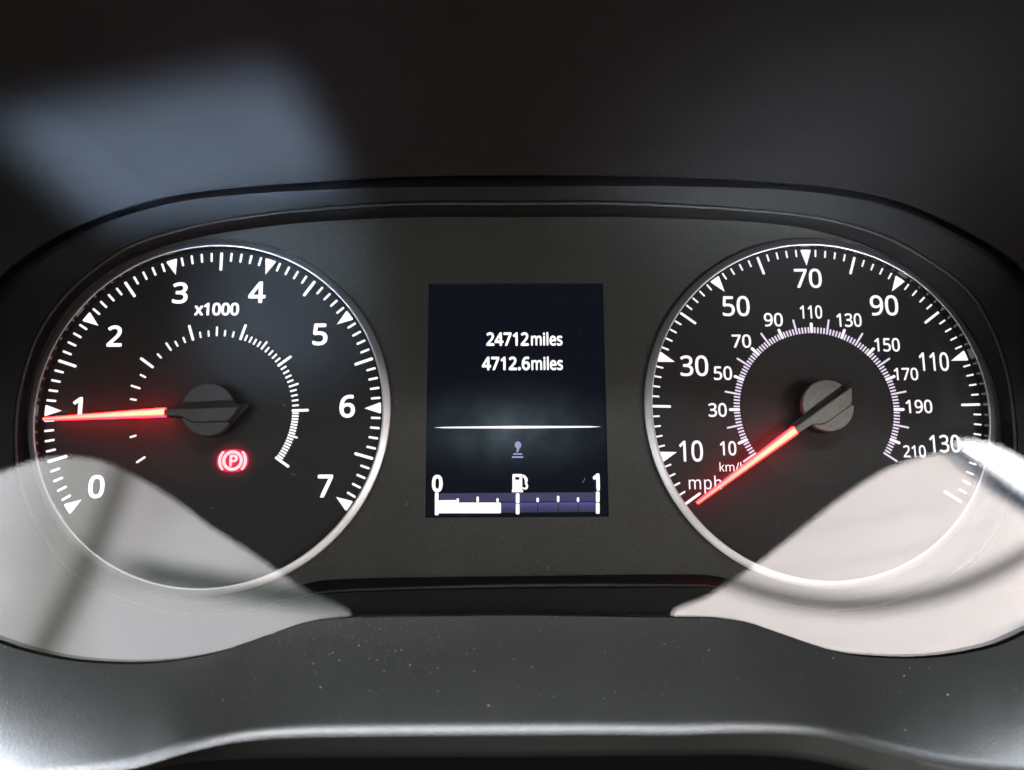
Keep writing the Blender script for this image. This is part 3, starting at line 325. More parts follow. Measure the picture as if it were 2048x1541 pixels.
def plastic(name, col, rough, grain=0.0, gscale=2600.0, spec=0.5, var=0.3, vscale=45.0, metallic=0.0, rvar=0.0, speck_=0.38):
    m, nt, p = base(name)
    N, L = nt.nodes, nt.links
    geo = N.new('ShaderNodeNewGeometry')
    n1 = N.new('ShaderNodeTexNoise')
    n1.inputs['Scale'].default_value = vscale
    n1.inputs['Detail'].default_value = 6
    L.new(geo.outputs['Position'], n1.inputs['Vector'])
    mix = N.new('ShaderNodeMix')
    mix.data_type = 'RGBA'
    mix.inputs['A'].default_value = (*[c * (1 - var) for c in col], 1)
    mix.inputs['B'].default_value = (*[c * (1 + var) for c in col], 1)
    L.new(n1.outputs['Fac'], mix.inputs['Factor'])
    colour = mix.outputs['Result']
    if grain:
        n3 = N.new('ShaderNodeTexNoise')
        n3.inputs['Scale'].default_value = 3300.0
        n3.inputs['Detail'].default_value = 2
        L.new(geo.outputs['Position'], n3.inputs['Vector'])
        g3 = N.new('ShaderNodeMapRange')
        g3.inputs['From Min'].default_value = 0.3
        g3.inputs['From Max'].default_value = 0.7
        g3.inputs['To Min'].default_value = 1.0 - speck_
        g3.inputs['To Max'].default_value = 1.0 + speck_
        L.new(n3.outputs['Fac'], g3.inputs['Value'])
        mg = N.new('ShaderNodeVectorMath')
        mg.operation = 'SCALE'
        L.new(colour, mg.inputs[0])
        L.new(g3.outputs['Result'], mg.inputs['Scale'])
        colour = mg.outputs[0]
    L.new(colour, p.inputs['Base Color'])
    p.inputs['Roughness'].default_value = rough
    p.inputs['Specular IOR Level'].default_value = spec
    p.inputs['Metallic'].default_value = metallic
    if rvar:
        mr = N.new('ShaderNodeMapRange')
        mr.inputs['To Min'].default_value = rough - rvar
        mr.inputs['To Max'].default_value = rough + rvar
        L.new(n1.outputs['Fac'], mr.inputs['Value'])
        L.new(mr.outputs['Result'], p.inputs['Roughness'])
    if grain:
        n2 = N.new('ShaderNodeTexNoise')
        n2.inputs['Scale'].default_value = gscale
        n2.inputs['Detail'].default_value = 3
        L.new(geo.outputs['Position'], n2.inputs['Vector'])
        b = N.new('ShaderNodeBump')
        b.inputs['Strength'].default_value = grain
        b.inputs['Distance'].default_value = 0.0003
        L.new(n2.outputs['Fac'], b.inputs['Height'])
        L.new(b.outputs['Normal'], p.inputs['Normal'])
    return m


def glow(name, col, strength, body=(0.02, 0.02, 0.02)):
    m, nt, p = base(name)
    p.inputs['Base Color'].default_value = (*body, 1)
    p.inputs['Roughness'].default_value = 0.5
    p.inputs['Emission Color'].default_value = (*col, 1)
    p.inputs['Emission Strength'].default_value = strength
    return m


M = {}
M['plate'] = plastic('matte_plate', (0.029, 0.029, 0.0235), 0.55, 0.35, 4200, 0.4)
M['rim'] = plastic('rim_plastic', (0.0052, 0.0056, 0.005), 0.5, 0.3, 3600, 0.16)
M['rimshine'] = plastic('rim_edge_highlight', (0.045, 0.045, 0.04), 0.4, 0.2, 3600, 0.4)  # highlight along the rim ridge painted in as a lighter tone
M['hood'] = plastic('hood_plastic', (0.0075, 0.0073, 0.0068), 0.62, 0.5, 2600, 0.12)
M['cowl'] = plastic('cowl_plastic', (0.0056, 0.0059, 0.0052), 0.35, 0.24, 3000, 0.38)
M['dial'] = plastic('dial_print', (0.0088, 0.0086, 0.0076), 0.55, 0.12, 5000, 0.3)
M['inner'] = plastic('inner_dial_print', (0.0128, 0.0121, 0.0102), 0.55, 0.15, 5000, 0.3)
M['ring'] = plastic('satin_metal', (0.62, 0.61, 0.62), 0.38, 0.03, 5200, 0.5, 0.06, 120, 1.0, speck_=0.05)
M['ringwall'] = plastic('black_gloss', (0.012, 0.011, 0.012), 0.16, 0.02, 4000, 0.5)
M['hub'] = plastic('dusty_hub', (0.062, 0.06, 0.059), 0.65, 0.2, 3800, 0.3, 0.25, 900, speck_=0.1)
M['hubpale'] = plastic('dustier_hub', (0.19, 0.18, 0.158), 0.7, 0.25, 3800, 0.3, 0.3, 900, speck_=0.14)
M['hubdark'] = plastic('dark_hub', (0.008, 0.008, 0.008), 0.6, 0.1, 3800, 0.3)
M['white'] = glow('backlit_white', (1.0, 0.98, 1.0), 1.25)
M['violet'] = glow('backlit_cool_white', (1.0, 0.94, 1.0), 1.2)
M['lilac'] = glow('backlit_lilac', (0.93, 0.80, 1.0), 1.0)
M['red'] = glow('brake_lamp_red', (1.0, 0.36, 0.40), 2.3)
M['halo'] = glow('brake_lamp_halo', (1.0, 0.0, 0.06), 0.8)  # halo around the brake lamp, painted as a glowing red plate
M['led'] = glow('needle_lamp', (1.0, 0.02, 0.04), 7.0)
M['dark'] = plastic('near_black', (0.003, 0.003, 0.003), 0.9, spec=0.1)  # near black: paints the shade in the gaps, also colours the fuel dividers


def needle_mat():
    m = bpy.data.materials.new('needle_glow')
    m.use_nodes = True
    nt = m.node_tree
    N, L = nt.nodes, nt.links
    N.clear()
    out = N.new('ShaderNodeOutputMaterial')
    tc = N.new('ShaderNodeTexCoord')
    sx = N.new('ShaderNodeSeparateXYZ')
    L.new(tc.outputs['Object'], sx.inputs[0])
    mr = N.new('ShaderNodeMapRange')
    mr.inputs['From Min'].default_value = 0.010
    mr.inputs['From Max'].default_value = 0.040
    mr.inputs['To Min'].default_value = 7.5
    mr.inputs['To Max'].default_value = 3.3
    L.new(sx.outputs['X'], mr.inputs['Value'])
    e = N.new('ShaderNodeEmission')
    hwid = N.new('ShaderNodeMapRange')
    hwid.inputs['From Min'].default_value = 0.0105
    hwid.inputs['From Max'].default_value = 0.0396
    hwid.inputs['To Min'].default_value = 0.00105
    hwid.inputs['To Max'].default_value = 0.00036
    L.new(sx.outputs['X'], hwid.inputs['Value'])
    ay = N.new('ShaderNodeMath')
    ay.operation = 'ABSOLUTE'
    L.new(sx.outputs['Z'], ay.inputs[0])
    dv_ = N.new('ShaderNodeMath')
    dv_.operation = 'DIVIDE'
    L.new(ay.outputs[0], dv_.inputs[0])
    L.new(hwid.outputs['Result'], dv_.inputs[1])
    cr = N.new('ShaderNodeValToRGB')
    k = cr.color_ramp.elements
    k[0].position, k[0].color = 0.4, (1.0, 0.15, 0.055, 1)
    k[1].position, k[1].color = 0.95, (1.0, 0.008, 0.012, 1)
    k2 = k.new(0.68)
    k2.color = (1.0, 0.062, 0.022, 1)
    L.new(dv_.outputs[0], cr.inputs[0])
    L.new(cr.outputs[0], e.inputs['Color'])
    L.new(mr.outputs['Result'], e.inputs['Strength'])
    t = N.new('ShaderNodeBsdfTransparent')
    t.inputs['Color'].default_value = (0.75, 0.55, 0.55, 1)
    a = N.new('ShaderNodeAddShader')
    L.new(e.outputs[0], a.inputs[0])
    L.new(t.outputs[0], a.inputs[1])
    L.new(a.outputs[0], out.inputs['Surface'])
    return m


def halo_fade_mat():
    """Red halo of the lamp painted on a disc as emission fading outwards (object space)."""
    m, nt, p = base('lamp_halo_fade')
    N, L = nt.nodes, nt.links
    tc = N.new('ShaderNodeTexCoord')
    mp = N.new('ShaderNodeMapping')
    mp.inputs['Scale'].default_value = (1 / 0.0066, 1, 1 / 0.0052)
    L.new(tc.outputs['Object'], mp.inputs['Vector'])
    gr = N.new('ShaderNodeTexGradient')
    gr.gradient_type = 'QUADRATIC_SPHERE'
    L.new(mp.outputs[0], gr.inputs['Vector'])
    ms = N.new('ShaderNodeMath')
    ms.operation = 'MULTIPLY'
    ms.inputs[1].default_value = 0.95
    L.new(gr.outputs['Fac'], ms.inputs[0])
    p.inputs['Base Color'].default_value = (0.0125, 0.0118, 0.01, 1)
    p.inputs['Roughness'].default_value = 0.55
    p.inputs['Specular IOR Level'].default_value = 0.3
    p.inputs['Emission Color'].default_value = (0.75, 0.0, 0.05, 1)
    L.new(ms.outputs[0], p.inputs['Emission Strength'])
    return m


M['halo_fade'] = halo_fade_mat()
M['needle'] = needle_mat()
M['needleside'] = glow('needle_side', (1.0, 0.008, 0.02), 20.0)


def lens_mat():
    m = bpy.data.materials.new('clear_lens')
    m.use_nodes = True
    nt = m.node_tree
    N, L = nt.nodes, nt.links
    N.clear()
    out = N.new('ShaderNodeOutputMaterial')
    fr = N.new('ShaderNodeFresnel')
    fr.inputs['IOR'].default_value = 1.5
    t = N.new('ShaderNodeBsdfTransparent')
    g = N.new('ShaderNodeBsdfGlossy')
    g.inputs['Roughness'].default_value = 0.0
    mx = N.new('ShaderNodeMixShader')
    L.new(fr.outputs[0], mx.inputs[0])
    L.new(t.outputs[0], mx.inputs[1])
    L.new(g.outputs[0], mx.inputs[2])
    L.new(mx.outputs[0], out.inputs['Surface'])
    return m


M['lens'] = lens_mat()


def screen_mat():
    """LCD picture: navy ground with a teal horizon glow about the dividing line (object space, metres)."""
    m, nt, p = base('screen_picture')
    N, L = nt.nodes, nt.links
    tc = N.new('ShaderNodeTexCoord')
    mp = N.new('ShaderNodeMapping')
    mp.inputs['Scale'].default_value = (1 / 0.034, 1, 1 / 0.0145)
    mp.inputs['Location'].default_value = (0.05, 0, 0.50)
    L.new(tc.outputs['Object'], mp.inputs['Vector'])
    gr = N.new('ShaderNodeTexGradient')
    gr.gradient_type = 'QUADRATIC_SPHERE'
    L.new(mp.outputs[0], gr.inputs['Vector'])
    ns = N.new('ShaderNodeTexNoise')
    ns.inputs['Scale'].default_value = 140
    L.new(tc.outputs['Object'], ns.inputs['Vector'])
    mu = N.new('ShaderNodeMath')
    mu.operation = 'MULTIPLY'
    L.new(gr.outputs['Fac'], mu.inputs[0])
    L.new(ns.outputs['Fac'], mu.inputs[1])
    mix = N.new('ShaderNodeMix')
    mix.data_type = 'RGBA'
    mix.inputs['A'].default_value = (0.0012, 0.0022, 0.0065, 1)
    mix.inputs['B'].default_value = (0.11, 0.155, 0.18, 1)
    L.new(mu.outputs[0], mix.inputs['Factor'])
    L.new(mix.outputs['Result'], p.inputs['Emission Color'])
    p.inputs['Emission Strength'].default_value = 1.0
    p.inputs['Base Color'].default_value = (0.006, 0.006, 0.008, 1)
    p.inputs['Roughness'].default_value = 0.12
    p.inputs['Specular IOR Level'].default_value = 0.25
    return m


M['screen'] = screen_mat()


def fuel_mat():
    m, nt, p = base('fuel_track_glow')
    N, L = nt.nodes, nt.links
    tc = N.new('ShaderNodeTexCoord')
    sx = N.new('ShaderNodeSeparateXYZ')
    L.new(tc.outputs['Generated'], sx.inputs[0])
    cr = N.new('ShaderNodeValToRGB')
    e = cr.color_ramp.elements
    e[0].position, e[0].color = 0.0, (0.012, 0.01, 0.05, 1)
    e[1].position, e[1].color = 1.0, (0.095, 0.085, 0.38, 1)
    k = e.new(0.45)
    k.color = (0.035, 0.03, 0.15, 1)
    L.new(sx.outputs['Z'], cr.inputs[0])
    L.new(cr.outputs[0], p.inputs['Emission Color'])
    p.inputs['Emission Strength'].default_value = 0.75
    p.inputs['Base Color'].default_value = (0.01, 0.01, 0.01, 1)
    return m


M['fuel'] = fuel_mat()
M['fuelband'] = glow('fuel_band_glow', (0.05, 0.045, 0.22), 0.4)
M['grey'] = glow('screen_grey', (0.42, 0.42, 0.72), 0.8)


def glow_pane_mat(name, c0, c1, strength, bands=(), scale=4.0):
    """The bright outdoors seen through a cabin window; bands are soft dark belts and pillars of the view, each
    (across, a, b, c, half width, softness, colour, start): a parabola in the pane's own x and z, metres."""
    m = bpy.data.materials.new(name)
    m.use_nodes = True
    nt = m.node_tree
    N, L = nt.nodes, nt.links
    N.clear()
    out = N.new('ShaderNodeOutputMaterial')
    geo = N.new('ShaderNodeNewGeometry')
    ns = N.new('ShaderNodeTexNoise')
    ns.inputs['Scale'].default_value = scale
    ns.inputs['Detail'].default_value = 4
    L.new(geo.outputs['Position'], ns.inputs['Vector'])
    mr = N.new('ShaderNodeMapRange')
    mr.inputs['From Min'].default_value = 0.35
    mr.inputs['From Max'].default_value = 0.65
    L.new(ns.outputs['Fac'], mr.inputs['Value'])
    mix = N.new('ShaderNodeMix')
    mix.data_type = 'RGBA'
    mix.inputs['A'].default_value = (*c0, 1)
    mix.inputs['B'].default_value = (*c1, 1)
    L.new(mr.outputs['Result'], mix.inputs['Factor'])
    col = mix.outputs['Result']
    sp = N.new('ShaderNodeSeparateXYZ')
    L.new(geo.outputs['Position'], sp.inputs[0])

    def math_(op, a, b_, c_=None):
        n = N.new('ShaderNodeMath')
        n.operation = op
        for k, q_ in enumerate((a, b_, c_)):
            if q_ is None:
                continue
            if isinstance(q_, (int, float)):
                n.inputs[k].default_value = q_
            else:
                L.new(q_, n.inputs[k])
        return n.outputs[0]

    for across, a, b_, c_, hw, soft, dark, t0 in bands:
        t, y = (sp.outputs['Z'], sp.outputs['X']) if across else (sp.outputs['X'], sp.outputs['Z'])
        f_ = math_('MULTIPLY_ADD', math_('MULTIPLY_ADD', t, a, b_), t, c_)
        d_ = math_('ABSOLUTE', math_('SUBTRACT', y, f_), 0.0)
        r = N.new('ShaderNodeMapRange')
        r.interpolation_type = 'SMOOTHSTEP'
        r.inputs['From Min'].default_value = hw - soft
        r.inputs['From Max'].default_value = hw + soft
        r.inputs['To Min'].default_value = 1.0
        r.inputs['To Max'].default_value = 0.0
        L.new(d_, r.inputs['Value'])
        fac = r.outputs['Result']
        if t0 is not None:
            w_ = N.new('ShaderNodeMapRange')
            w_.interpolation_type = 'SMOOTHSTEP'
            w_.inputs['From Min'].default_value = t0 - 0.04
            w_.inputs['From Max'].default_value = t0 + 0.05
            L.new(t, w_.inputs['Value'])
            fac = math_('MULTIPLY', fac, w_.outputs['Result'])
        x = N.new('ShaderNodeMix')
        x.data_type = 'RGBA'
        L.new(fac, x.inputs['Factor'])
        L.new(col, x.inputs['A'])
        x.inputs['B'].default_value = (*dark, 1)
        col = x.outputs['Result']
    e = N.new('ShaderNodeEmission')
    e.inputs['Strength'].default_value = strength
    L.new(col, e.inputs['Color'])
    L.new(e.outputs[0], out.inputs['Surface'])
    return m


WHITE_BANDS = [(0, 1.1742, -2.1624, 0.8336, 0.0084, 0.0084, (0.02, 0.03, 0.05), None)]  # dark streaks of the reflection, painted into the glow of each pane
LEFT_BANDS = [(1, 0.0356, 0.1604, -0.4982, 0.0326, 0.0337, (0.64, 0.65, 0.63), None),
             (1, -0.6410, 0.2365, -0.4465, 0.0169, 0.0202, (0.24, 0.24, 0.22), None),
             (0, 0.2172, -0.0169, -0.1945, 0.0152, 0.0146, (0.17, 0.2, 0.18), -0.4536)]
RIGHT_BANDS = [(0, 0.0442, 0.1667, -0.1754, 0.0056, 0.0079, (0.84, 0.78, 0.76), None),
              (0, 0.5851, -0.3446, -0.1020, 0.0045, 0.0079, (0.86, 0.8, 0.78), None),
              (0, 0.8793, -0.7897, -0.0606, 0.0034, 0.0090, (0.88, 0.82, 0.8), None),
              (0, 1.1742, -2.1624, 0.8336, 0.0112, 0.0112, (0.03, 0.045, 0.07), None),
              (0, 1.2951, -1.1179, 0.0476, 0.0101, 0.0157, (0.12, 0.12, 0.11), None),
              (0, 1.9594, -1.9863, 0.2450, 0.0090, 0.0124, (0.3, 0.33, 0.38), 0.595)]
M['pane_l'] = glow_pane_mat('glow_pane_left', (0.66, 0.61, 0.62), (1.0, 1.0, 1.03), 7.0, LEFT_BANDS)
M['pane_r'] = glow_pane_mat('glow_pane_pink', (0.86, 0.78, 0.76), (1.0, 0.93, 0.91), 11.8, RIGHT_BANDS)
M['pane_w'] = glow_pane_mat('glow_pane_white', (0.95, 0.98, 1.0), (1.0, 1.0, 1.0), 16.0, WHITE_BANDS)

# ------------------------------------------------------------------ outlines (pixels of the photograph)
H = [(1024, 350), (1248, 351.5), (1482, 359), (1639, 371), (1756, 390), (1834, 414), (1912, 449), (1990, 492), (2048, 539), (2110, 630), (2150, 760),
     (2160, 900), (2150, 1080), (2120, 1250), (2020, 1370), (1780, 1400), (1400, 1330), (1024, 1310), (650, 1330), (290, 1400), (30, 1370), (-80, 1250), (-115, 1080),
     (-120, 900), (-105, 760), (-60, 640), (0, 551), (98, 480), (195, 434), (293, 402), (390, 383), (508, 371), (625, 363), (800, 353.5)]
LN = [(1024, 408), (1248, 408), (1482, 420), (1639, 437), (1756, 469), (1834, 508), (1932, 578), (1982, 657), (2012, 740), (2026, 830), (2028, 930),
      (2000, 1040), (1930, 1130), (1800, 1200), (1660, 1222), (1540, 1202), (1440, 1177), (1380, 1171), (1030, 1171), (690, 1181), (600, 1195), (520, 1215), (420, 1230),
      (280, 1212), (150, 1150), (72, 1050), (36, 940), (34, 830), (52, 735), (83, 658), (129, 594), (195, 535), (273, 488), (390, 453), (500, 434), (625, 420), (800, 409)]
BN = [(1024, 435), (1248, 435), (1450, 442), (1560, 450), (1650, 466), (1750, 500), (1850, 565), (1930, 650), (1980, 745), (2001, 840), (1995, 950),
      (1955, 1060), (1880, 1140), (1780, 1186), (1660, 1202), (1540, 1184), (1450, 1157), (1380, 1149), (1030, 1152), (690, 1158), (600, 1171), (520, 1195), (420, 1208),
      (290, 1185), (180, 1125), (103, 1040), (64, 940), (54, 840), (68, 745), (102, 665), (150, 600), (215, 545), (300, 503), (400, 475), (500, 458), (620, 445), (800, 436)]
TC = (-73.644, -6.738)
SC_ = (76.432, -6.162)

# ------------------------------------------------------------------ instrument housing
hous = empty('instrument_housing', 'matte black moulded housing behind both dials, with a raised stepped rim and clear cover', 'instrument housing')
bl = polar_loop(BN, 0.8)
scr = [at(857, 568, 0.8), at(1206, 567, 0.8), at(1218, 1034, 0.8), at(850, 1036, 0.8)]
PL = [(p[0], p[1]) for p in bl]
me = slab_mesh('face_plate', [PL, circle(*TC, 43.2)[::-1], circle(*SC_, 43.2)[::-1], [(p.x, p.y) for p in scr][::-1]], -1.5, 0.8, M['plate'])
# the plate runs only where the dials leave room for it
link('face_plate', to_frame(me), hous)
loops = [polar_loop(BN, 0.2, shrink=-0.6), polar_loop(BN, 0.8, shrink=-1), polar_loop(BN, 1.4, shrink=-4), polar_loop(LN, 3.8, shrink=3.5), polar_loop(LN, 3.6, shrink=-3.5), polar_loop(LN, 4.2, shrink=-6.5)]
hl = polar_loop(H, 5.8, shrink=24)
loops += [hl, polar_loop(H, 5.4, shrink=24.4), polar_loop(H, -2.8, shrink=27)]
v, f = loft(loops)
mesh('rim_moulding', v, f, M['rim'], hous, smooth=True)
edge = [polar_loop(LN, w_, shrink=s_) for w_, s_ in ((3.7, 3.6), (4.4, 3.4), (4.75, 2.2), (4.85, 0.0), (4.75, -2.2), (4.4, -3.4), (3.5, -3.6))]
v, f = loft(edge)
mesh('rim_edge', v, f, M['rimshine'], hous, smooth=True)
# back of the housing, closing the gap under the hood
bk = polar_loop(H, -3.0, shrink=-90)
v, f = prism([(p[0], p[1]) for p in bk], -5, -3)
mesh('back_shell', v, f, M['dark'], hous)

# clear cover, leaning with its top towards the viewer
TPH = math.tan(math.radians(2.0))
lp = polar_loop(H, 10.0, shrink=-6)
vv, n = [], len(lp)
for dz in (0.0, 1.2):
    for p in lp:
        vv.append((p[0], p[1], 6.8 + dz + TPH * (p[1] + 57)))
ff = [tuple(range(n - 1, -1, -1)), tuple(range(n, 2 * n))] + [(i, (i + 1) % n, n + (i + 1) % n, n + i) for i in range(n)]
mesh('clear_cover', vv, ff, M['lens'], hous)

# ------------------------------------------------------------------ hood
hood = empty('instrument_hood', 'dark grained plastic hood curving over the top of the two dials', 'hood', (0, 50, 13))
h0 = polar_loop(H, 13.0)
cu_, cv_ = 0.0, -14.0


def grow(loop, w, k, lift):
    out = []
    for u, vv_, _ in loop:
        out.append((cu_ + (u - cu_) * k, cv_ + (vv_ - cv_) * k + (lift if vv_ > cv_ else 0) * min(1, max(0, (vv_ - cv_) / 40)), w))
    return out


loops = [grow(h0, 9.5, 1.012, 0.5), grow(h0, 12.2, 1.003, 0.1), h0, grow(h0, 14, 1.004, 0.2), grow(h0, 20, 1.016, 0.6), grow(h0, 32, 1.036, 1.5), grow(h0, 48, 1.06, 2.6), grow(h0, 68, 1.088, 3.6), grow(h0, 84, 1.108, 4.4), grow(h0, 92, 1.125, 5.6), grow(h0, 95, 1.15, 8.0), grow(h0, 90, 1.19, 12.0), grow(h0, -9, 1.16, 10.0)]
v, f = loft(loops)
# keep only the arch above the cowl
v2 = [(p[0], p[1], p[2]) for p in v]
keep = [q for q in f if sum(v2[i][1] for i in q) / 4 > -8]
keep_c = []
used = sorted({i for q in keep for i in q})
ix = {a: b for b, a in enumerate(used)}
v3 = [(v2[i][0], v2[i][1] - 50, v2[i][2] - 13) for i in used]
mesh('visor_lining', v3, [tuple(ix[i] for i in q) for q in keep], M['hood'], hood, smooth=True)

# ------------------------------------------------------------------ cowl below the dials
cowl = empty('lower_cowl', 'dark grained plastic cowl below the dials with a pale lit front edge', 'cowl', (0, -75, 38))
E_ = [(-330, 1130), (-230, 1190), (-110, 1245), (0, 1287), (60, 1306), (140, 1322), (240, 1329), (330, 1325), (430, 1308), (520, 1278), (600, 1250), (660, 1239), (720, 1236), (860, 1234), (1024, 1232), (1180, 1234),
      (1345, 1236), (1430, 1238), (1500, 1248), (1580, 1275), (1680, 1307), (1780, 1317), (1880, 1315), (1980, 1297), (2048, 1270), (2150, 1215), (2260, 1150), (2380, 1080)]
G_ = [(-330, 1560), (-150, 1553), (0, 1545), (137, 1532), (273, 1509), (376, 1478), (478, 1456), (581, 1447), (700, 1444), (860, 1442), (1024, 1441), (1200, 1440), (1348, 1441), (1485, 1438), (1604, 1442), (1673, 1453), (1758, 1477), (1861, 1502), (1950, 1517), (2048, 1528),
      (2180, 1540), (2380, 1552)]
K_ = [(-330, 1660), (0, 1640), (180, 1580), (266, 1543), (342, 1525), (444, 1516), (700, 1512), (1030, 1511), (1348, 1508), (1519, 1508), (1621, 1517), (1724, 1540), (1830, 1580), (2048, 1625), (2380, 1660)]


def lerp_y(pts, x):
    d = catmull(pts, False, 6)
    for (x0, y0), (x1, y1) in zip(d, d[1:]):
        if x0 <= x <= x1:
            return y0 + (y1 - y0) * (x - x0) / max(1e-9, x1 - x0)
    return d[-1][1]


rows, NX = [], 150
for i in range(NX + 1):
    x = -320 + 2690 * i / NX
    ye, yg, yk = lerp_y(E_, x), lerp_y(G_, x), lerp_y(K_, x)
    e = at(x, ye, 9.0)
    g = at(x, yg, 34.0)
    k = at(x, yk, 35.5)
    col = [Vector((e.x, e.y - 3.5, 3.0)), Vector((e.x, e.y - 0.8, 7.8)), Vector((e.x, e.y - 0.15, 8.7)), e]
    for t in (0.06, 0.15, 0.28, 0.42, 0.56, 0.70, 0.82, 0.91, 0.96):
        # a slightly crowned shelf between the lens edge and the front lip
        p = e.lerp(g, t)
        p.z += 0.5 * math.sin(math.pi * t)
        col.append(p)
    col.append(g)
    # rounded front lip: turn from the shelf down the front face
    a0 = g - col[-2]
    dirs = (g - col[-2]).normalized()
    face = (k - g).normalized()
    R_ = 2.6
    p = g.copy()
    for s in range(1, 9):
        t = s / 9
        d = (dirs * (1 - t) + face * t).normalized()
        p = p + d * 0.36
        col.append(p.copy())
    end = Vector((k.x, k.y, p.z - 1.8))
    col.append(p.lerp(end, 0.35))
    col.append(p.lerp(end, 0.8))
    col.append(end)
    col.append(Vector((end.x, end.y - 0.9, end.z - 0.6)))
    col.append(Vector((end.x, end.y - 1.3, end.z - 2.0)))
    col.append(Vector((end.x, end.y - 1.4, 4.0)))
    rows.append(col)
m_ = len(rows[0])
v = [(p.x, p.y + 75, p.z - 38) for c in rows for p in c]
f = [(i * m_ + k, (i + 1) * m_ + k, (i + 1) * m_ + k + 1, i * m_ + k + 1) for i in range(NX) for k in range(m_ - 1)]
mesh('cowl_shell', v, f, M['cowl'], cowl, smooth=True)
COWL_ROWS = rows
v = [(c[-1].x, c[-1].y + 75 - dy, 4.0 - 38 - dz) for c in rows for dy, dz in ((-0.4, 0.3), (80, 2), (82, 6))]
mesh('gap_shade_panel', v, [(i * 3 + k, i * 3 + 3 + k, i * 3 + 4 + k, i * 3 + 1 + k) for i in range(NX) for k in range(2)], M['dark'], cowl)  # near-black sheet added for the shade under the front lip

# ------------------------------------------------------------------ gauges
def place(o, ang):
    o.rotation_euler = (0, -math.radians(ang), 0)


def gauge_base(t, r_in):
    v, f = prism(circle(0, 0, 42.6, 128), -1.2, 0.0)
    mesh('dial_face', v, f, M['dial'], t)
    v, f = lathe([(41.95, -0.5), (41.93, 1.6), (41.9, 2.62), (41.86, 2.66)])
    mesh('inner_wall', v, f, M['ringwall'], t, smooth=True)
    v, f = lathe([(41.86, 2.66), (41.9, 2.78), (42.02, 2.84), (42.2, 2.82), (42.45, 2.74), (43.6, 2.31), (43.78, 2.2), (43.84, 2.0), (43.86, -0.6)])
    mesh('bezel_ring', v, f, M['ring'], t, smooth=True)
    v, f = prism(circle(0, 0, r_in, 96), -0.5, 0.04)
    mesh('inner_disc', v, f, M['inner'], t)


def tick_data(name, l0, l1, wd, mat, h=0.07):
    v, f = prism(capsule(l0, l1, wd), 0.0, h)
    me = bpy.data.meshes.new(name)
    me.from_pydata([tuple(V(*p)) for p in v], [], f)
    me.materials.append(mat)
    return me


def tri_data(name, rb, rt, wd, mat, h=0.07):
    b = wd / 2
    p = [(rt, 0.0), (rt + 0.35, -0.12), (rb - 0.25, -b), (rb, -b * 0.9), (rb + 0.03, 0), (rb, b * 0.9), (rb - 0.25, b), (rt + 0.35, 0.12)]
    v, f = prism(p[::-1], 0.0, h)
    v = [(x, y, w) for x, y, w in v]
    me = bpy.data.meshes.new(name)
    me.from_pydata([tuple(V(*q)) for q in v], [], f)
    me.materials.append(mat)
    return me


def put(name, me, t, ang, label=None):
    o = link(name, me, t)
    place(o, ang)
    if label:
        o['label'] = label
    return o


